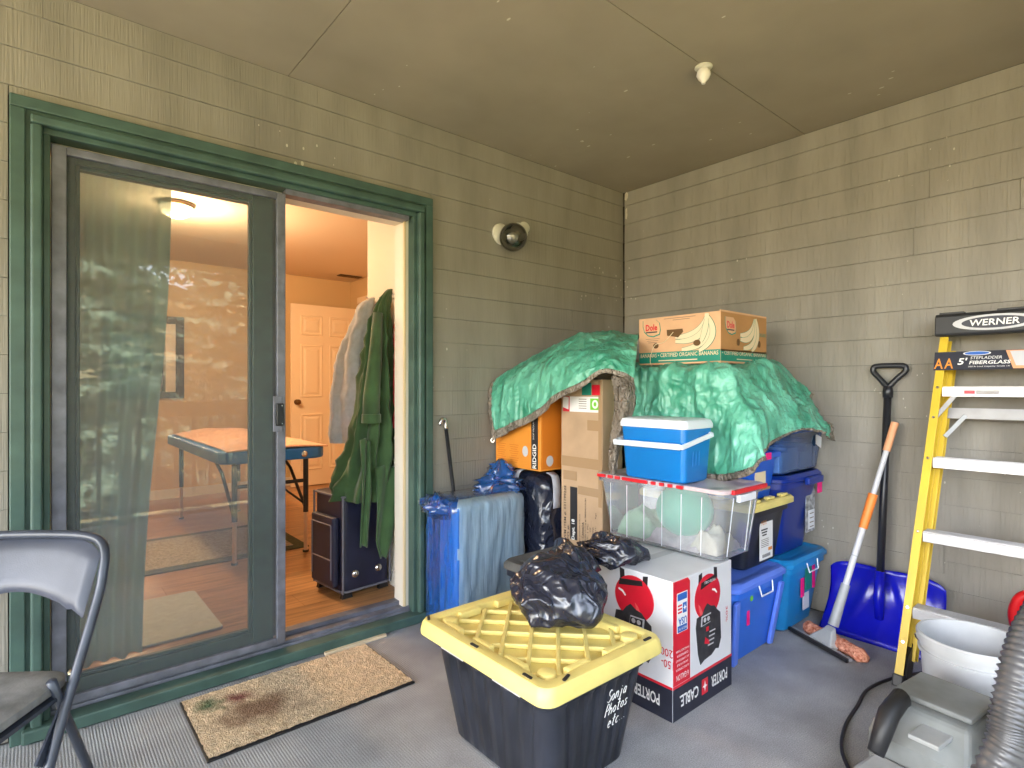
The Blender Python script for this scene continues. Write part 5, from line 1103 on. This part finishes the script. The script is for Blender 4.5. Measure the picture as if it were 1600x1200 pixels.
MB().bar(rp(1.02, 0) + Vector((0, -.045, 0)) + nl * .07, rp(1.12, 0) + Vector((0, -.10, 0)) + nl * .095, .006, .016, dl_).build('spreader', M_GREYP, la)
tp = rp(1.45, 0)
YA, YC = .672, .268
def capp(a, z, y): return Vector((tp.x + a, y, z))
prof = [(-.03, 1.385), (-.035, 1.395), (-.03, 1.465), (-.02, 1.478), (.10, 1.485), (.108, 1.475), (.108, 1.40), (.10, 1.39)]
MB().loft([[capp(a, z, y) for a, z in prof] for y in (YA, YC)]).build('top_cap', M_LADB, la, bevel=.004)
for (ya, yb2) in ((.66, .575), (.47, .30)): MB().bar(capp(.0, 1.4795, ya), capp(.0, 1.4795, yb2), .03, .012).build('cap_ridge', M_LADB, la, bevel=.002)
cy_ = .475; fo = Vector((tp.x - .0335, cy_, 1.432)); ur = Vector((.07, 0, 1)).normalized()
flat('emblem', la, M_LGREY, fo, -Y_, ur, ell(.135, .032, 32), .0015); flat('emblem', la, M_PCB, fo, -Y_, ur, ell(.105, .024, 32), .0025)
text('WERNER', la, M_WINK, fo, -Y_, ur, .155, .026, fat=.015, shear=.1, lift=.0035)
# printed cardboard sleeve below the cap
s0 = Vector((rp(1.33, 0).x - .004, 0, rp(1.33, 0).z)); sl = lambda y, s: Vector((s0.x + dl_.x * s, y, s0.z + dl_.z * s))
o_ = -nl * .003
b = MB(); b.add([sl(.672, -.04) + o_, sl(.285, -.04) + o_, sl(.285, .04) + o_, sl(.672, .04) + o_], [(0, 1, 2, 3)]); b.build('label_sleeve', M_PCB, la, solid=.002)
flat('label_panel', la, M_PEAG, sl(.37, 0) + o_, -Y_, dl_, [(-.07, .038), (.085, .038), (.085, -.038), (-.045, -.038)], .001); flat('label_panel', la, M_LGREY, sl(.365, 0) + o_, -Y_, dl_, [(-.062, .034), (.08, .034), (.08, -.026), (-.042, -.026)], .0018)
text("5'", la, M_WINK, sl(.575, -.004) + o_, -Y_, dl_, .032, .030, fat=.02, shear=.15, lift=.002); text('STEPLADDER', la, M_WINK, sl(.50, .010) + o_, -Y_, dl_, .10, .012, shear=.15, lift=.002); text('FIBERGLASS', la, M_WINK, sl(.488, -.010) + o_, -Y_, dl_, .13, .015, fat=.02, shear=.15, lift=.002)
text('300 lb Load Capacity Grade 1A', la, M_WINK, sl(.49, -.028) + o_, -Y_, dl_, .13, .007, lift=.002)
flat('emblem', la, M_WINK, sl(.53, .030) + o_, -Y_, dl_, ell(.045, .009, 24), .0015); flat('emblem', la, M_USB, sl(.53, .030) + o_, -Y_, dl_, ell(.04, .007, 24), .002)
for k, yv in enumerate((.655, .62)): text('A', la, M_ORANGE, sl(yv, -.012) + o_, -Y_, dl_, .03, .045, fat=.01, lift=.002)
sp_ = rp(1.215, 0) + Vector((-.0045, 0, -.019)); flat('warning_label', la, M_LGREY, (sp_.x, .51, sp_.z), -Y_, Z_, rect(.12, .02), .001); flat('warning_label', la, M_RED, (sp_.x, .547, sp_.z), -Y_, Z_, rect(.034, .013), .0018)
for k in range(3): flat('lettering', la, M_INKG, (sp_.x, .49, sp_.z + .005 - k * .005), -Y_, Z_, rect(.07, .002), .0018)
# ------------------------------------------------------------------ bucket, vacuum head, hose, red handled can, white pail
bu = thing('bucket', 'empty pale grey plastic bucket at the foot of the ladder', 'bucket', (2.335, .43, 0))
MB().lathe((2.335, .43, 0), [(.118, .002), (.122, .006), (.138, .29), (.146, .292), (.147, .304), (.141, .306), (.142, .325), (.150, .327), (.152, .352), (.148, .358), (.141, .356), (.138, .33), (.133, .28), (.117, .012), (.02, .010)], 48, c0=True, c1=True).build('shell', M_BUCK, bu, smooth='auto')
MB().tube([(2.335 + .153 * math.cos(a), .43 + .153 * math.sin(a), .338 - .10 * math.sin(a + 1.2)) for a in np.linspace(-1.2, -1.2 + math.pi, 24)], .003, 6).build('bail', M_CHROME, bu)
va = thing('floor_vacuum', 'dusty grey vacuum with black handle in front of the bucket', 'vacuum', (1.95, .43, 0), R(-8))
MB().loft([[(x, y, z) for x, y in pts] for pts, z in ((((-.16, -.12), (.13, -.12), (.13, .12), (-.16, .12)), .001), (((-.16, -.12), (.13, -.12), (.13, .12), (-.16, .12)), .20), (((-.10, -.10), (.12, -.10), (.12, .10), (-.10, .10)), .285))]).build('housing', M_VAC, va, local=True, bevel=.012)
MB().box(-.07, .115, -.095, .095, .2855, .302).build('cover', M_VAC, va, local=True, bevel=.006)
MB().box(-.30, -.161, -.10, .10, .002, .15).build('nose', M_GREYP, va, local=True, bevel=.012)
MB().tube([(-.10, .045, .29), (-.13, .045, .315), (-.20, .045, .29), (-.27, .045, .21)], [.012, .024, .026, .02], 14).build('handle', M_DARK, va, local=True, smooth=True)
MB().box(-.20, -.10, -.07, .0, .25, .262).build('latch', M_GREYP, va, local=True, bevel=.003)
ho = thing('vacuum_hose', 'grey ribbed vacuum hose standing up at the right edge', 'hose', (1.5, .2, 0))
hpts = [np.array(p) + np.array((.030, -.026, 0)) for p in ((1.44, .36, .05), (1.50, .305, .24), (1.545, .258, .408), (1.558, .254, .458), (1.601, .244, .557), (1.682, .227, .636), (1.78, .19, .70), (1.90, .10, .72), (2.0, .0, .66))]
cpath = cr_spline(hpts, 190); rads = [.0355 + .0055 * (i % 3 == 0) - .001 * (i % 3 == 1) for i in range(190)]
MB().tube([tuple(p) for p in cpath], rads, 18).build('ribbed_tube', M_HOSE, ho, smooth=True)
rc_ = thing('fuel_can', 'red plastic can with looped grip at the right edge behind the hose', 'can', (2.88, .35, 0))
MB().loft([rr(2.79, 2.97, .24, .45, .03, z, 4) for z in (.001, .20)] + [rr(2.83, 2.93, .28, .41, .03, .24, 4)]).build('can', M_REDH, rc_, bevel=.006)
MB().tube(sp3([(2.88, .395, .23), (2.88, .405, .30), (2.88, .385, .365), (2.88, .34, .385), (2.88, .30, .35), (2.88, .295, .23)], 26), .02, 12).build('grip', M_REDH, rc_, smooth=True)
pa = thing('pail', 'white pail rim in the near right corner', 'pail', (1.90, .15, 0))
MB().lathe((1.90, .15, 0), [(.12, .002), (.135, .33), (.145, .332), (.147, .36), (.14, .365), (.132, .35), (.11, .352), (.02, .352)], 36, c0=True, c1=True).build('shell', P('off white plastic', (.62, .62, .58), rough=.4, var=.1, vs=8), pa, smooth='auto')
# ------------------------------------------------------------------ outdoors, mirrored in the glass
def spruce(label, x, y, h, rad, seed):
    rnd = random.Random(seed); t = thing('spruce_tree', label, 'tree', (x, y, -.9), 0, 'spruce trees on the lawn')
    MB().tube([(x, y, -.9), (x + .05, y, -.9 + h * .5), (x, y, -.9 + h)], [.16, .09, .02], 10).build('trunk', M_BARK, t, smooth=True)
    b = MB(); vs, fs = [], []
    nb = int(h * 26)
    for i in range(nb):
        f = (i + .5) / nb; z = -.9 + .25 + (h - .3) * f; L = rad * (1 - f) ** .85 * rnd.uniform(.75, 1.1) + .12; a = rnd.uniform(0, 2 * math.pi)
        d = Vector((math.cos(a), math.sin(a), 0)); sd_ = Vector((-d.y, d.x, 0)); ns = max(5, int(L * 9))
        for s in range(ns):
            q = (s + rnd.random()) / ns; c = Vector((x, y, z)) + d * (L * q) + Z_ * (-.30 * L * q + .16 * L * q * q)
            for sg in (-1, 1):
                ln = (.34 * (1 - q) + .12) * min(1, L) * rnd.uniform(.7, 1.2); e = c + sd_ * sg * ln + d * ln * .5 + Z_ * rnd.uniform(-.16, .02)
                w = .045 * rnd.uniform(.7, 1.3); up = Vector((rnd.uniform(-.3, .3), rnd.uniform(-.3, .3), 1)) * w
                o = len(vs); m1 = c.lerp(e, .55) - Z_ * .02
                vs += [c - up * .4, c + up * .6, m1 + up, e, m1 - up * 1.3]; fs.append((o, o + 1, o + 2, o + 3, o + 4))
    b.add(vs, fs); b.build('crown', M_NEED, t)
spruce('tall spruce mirrored in the left of the glass', 1.25, -7.5, 9.0, 2.5, 1)
spruce('spruce behind the tall one on the lawn', 3.9, -11.5, 11., 3.0, 5)
spruce('spruce at the back of the lawn beside the shrubs', -1.6, -14., 12., 3.2, 6)
spruce('second spruce further left across the lawn', -5.5, -12.0, 10., 2.6, 2)
spruce('spruce on the right across the lawn', 6.5, -13.0, 9.5, 2.5, 3)
def shrub(label, x, y, r, h, seed):
    rnd = random.Random(seed); t = thing('shrub', label, 'shrub', (x, y, -.9), 0, 'shrubs at the end of the lawn'); vs, fs = [], []
    for i in range(1100):
        d = Vector((rnd.gauss(0, 1), rnd.gauss(0, 1), abs(rnd.gauss(0, 1)))).normalized(); k = rnd.uniform(.65, 1.0) * (1 + .25 * noise.noise(d * 3 + Vector((seed, 0, 0))))
        c = Vector((x + d.x * r * k, y + d.y * r * k, -.9 + d.z * h * k)); n1 = Vector((rnd.gauss(0, 1), rnd.gauss(0, 1), rnd.gauss(0, 1))).normalized(); n2 = n1.orthogonal().normalized(); w = rnd.uniform(.10, .2)
        o = len(vs); vs += [c - n1 * w, c + n2 * w * .5, c + n1 * w, c - n2 * w * .5]; fs.append((o, o + 1, o + 2, o + 3))
    b = MB(); b.add(vs, fs); b.build('crown', M_LEAF, t)
    MB().tube([(x, y, -.9), (x, y, -.9 + h * .6)], [.07, .03], 8).build('trunk', M_BARK, t)
for k, (x, y, r, h, d_) in enumerate(((-2.0, -16, 1.6, 2.2, 'round shrub left of the tall spruce'), (3.0, -17, 1.8, 2.4, 'round shrub right of the tall spruce'), (9.5, -18, 2.0, 2.6, 'big shrub right of the far spruce'), (-9.0, -17, 2.0, 2.4, 'big shrub at the far left of the lawn'))): shrub(d_, x, y, r, h, k + 1)
G = [[(x, y, -.95 + max(0, (-y - 18) * .22) * (1 + .25 * noise.noise((x * .06, y * .06, 0)))) for x in np.linspace(-70, 70, 40)] for y in np.linspace(-18, -80, 24)]
tag(MB().grid(G).build('hill', M_LAWN, smooth=True), kind='structure')
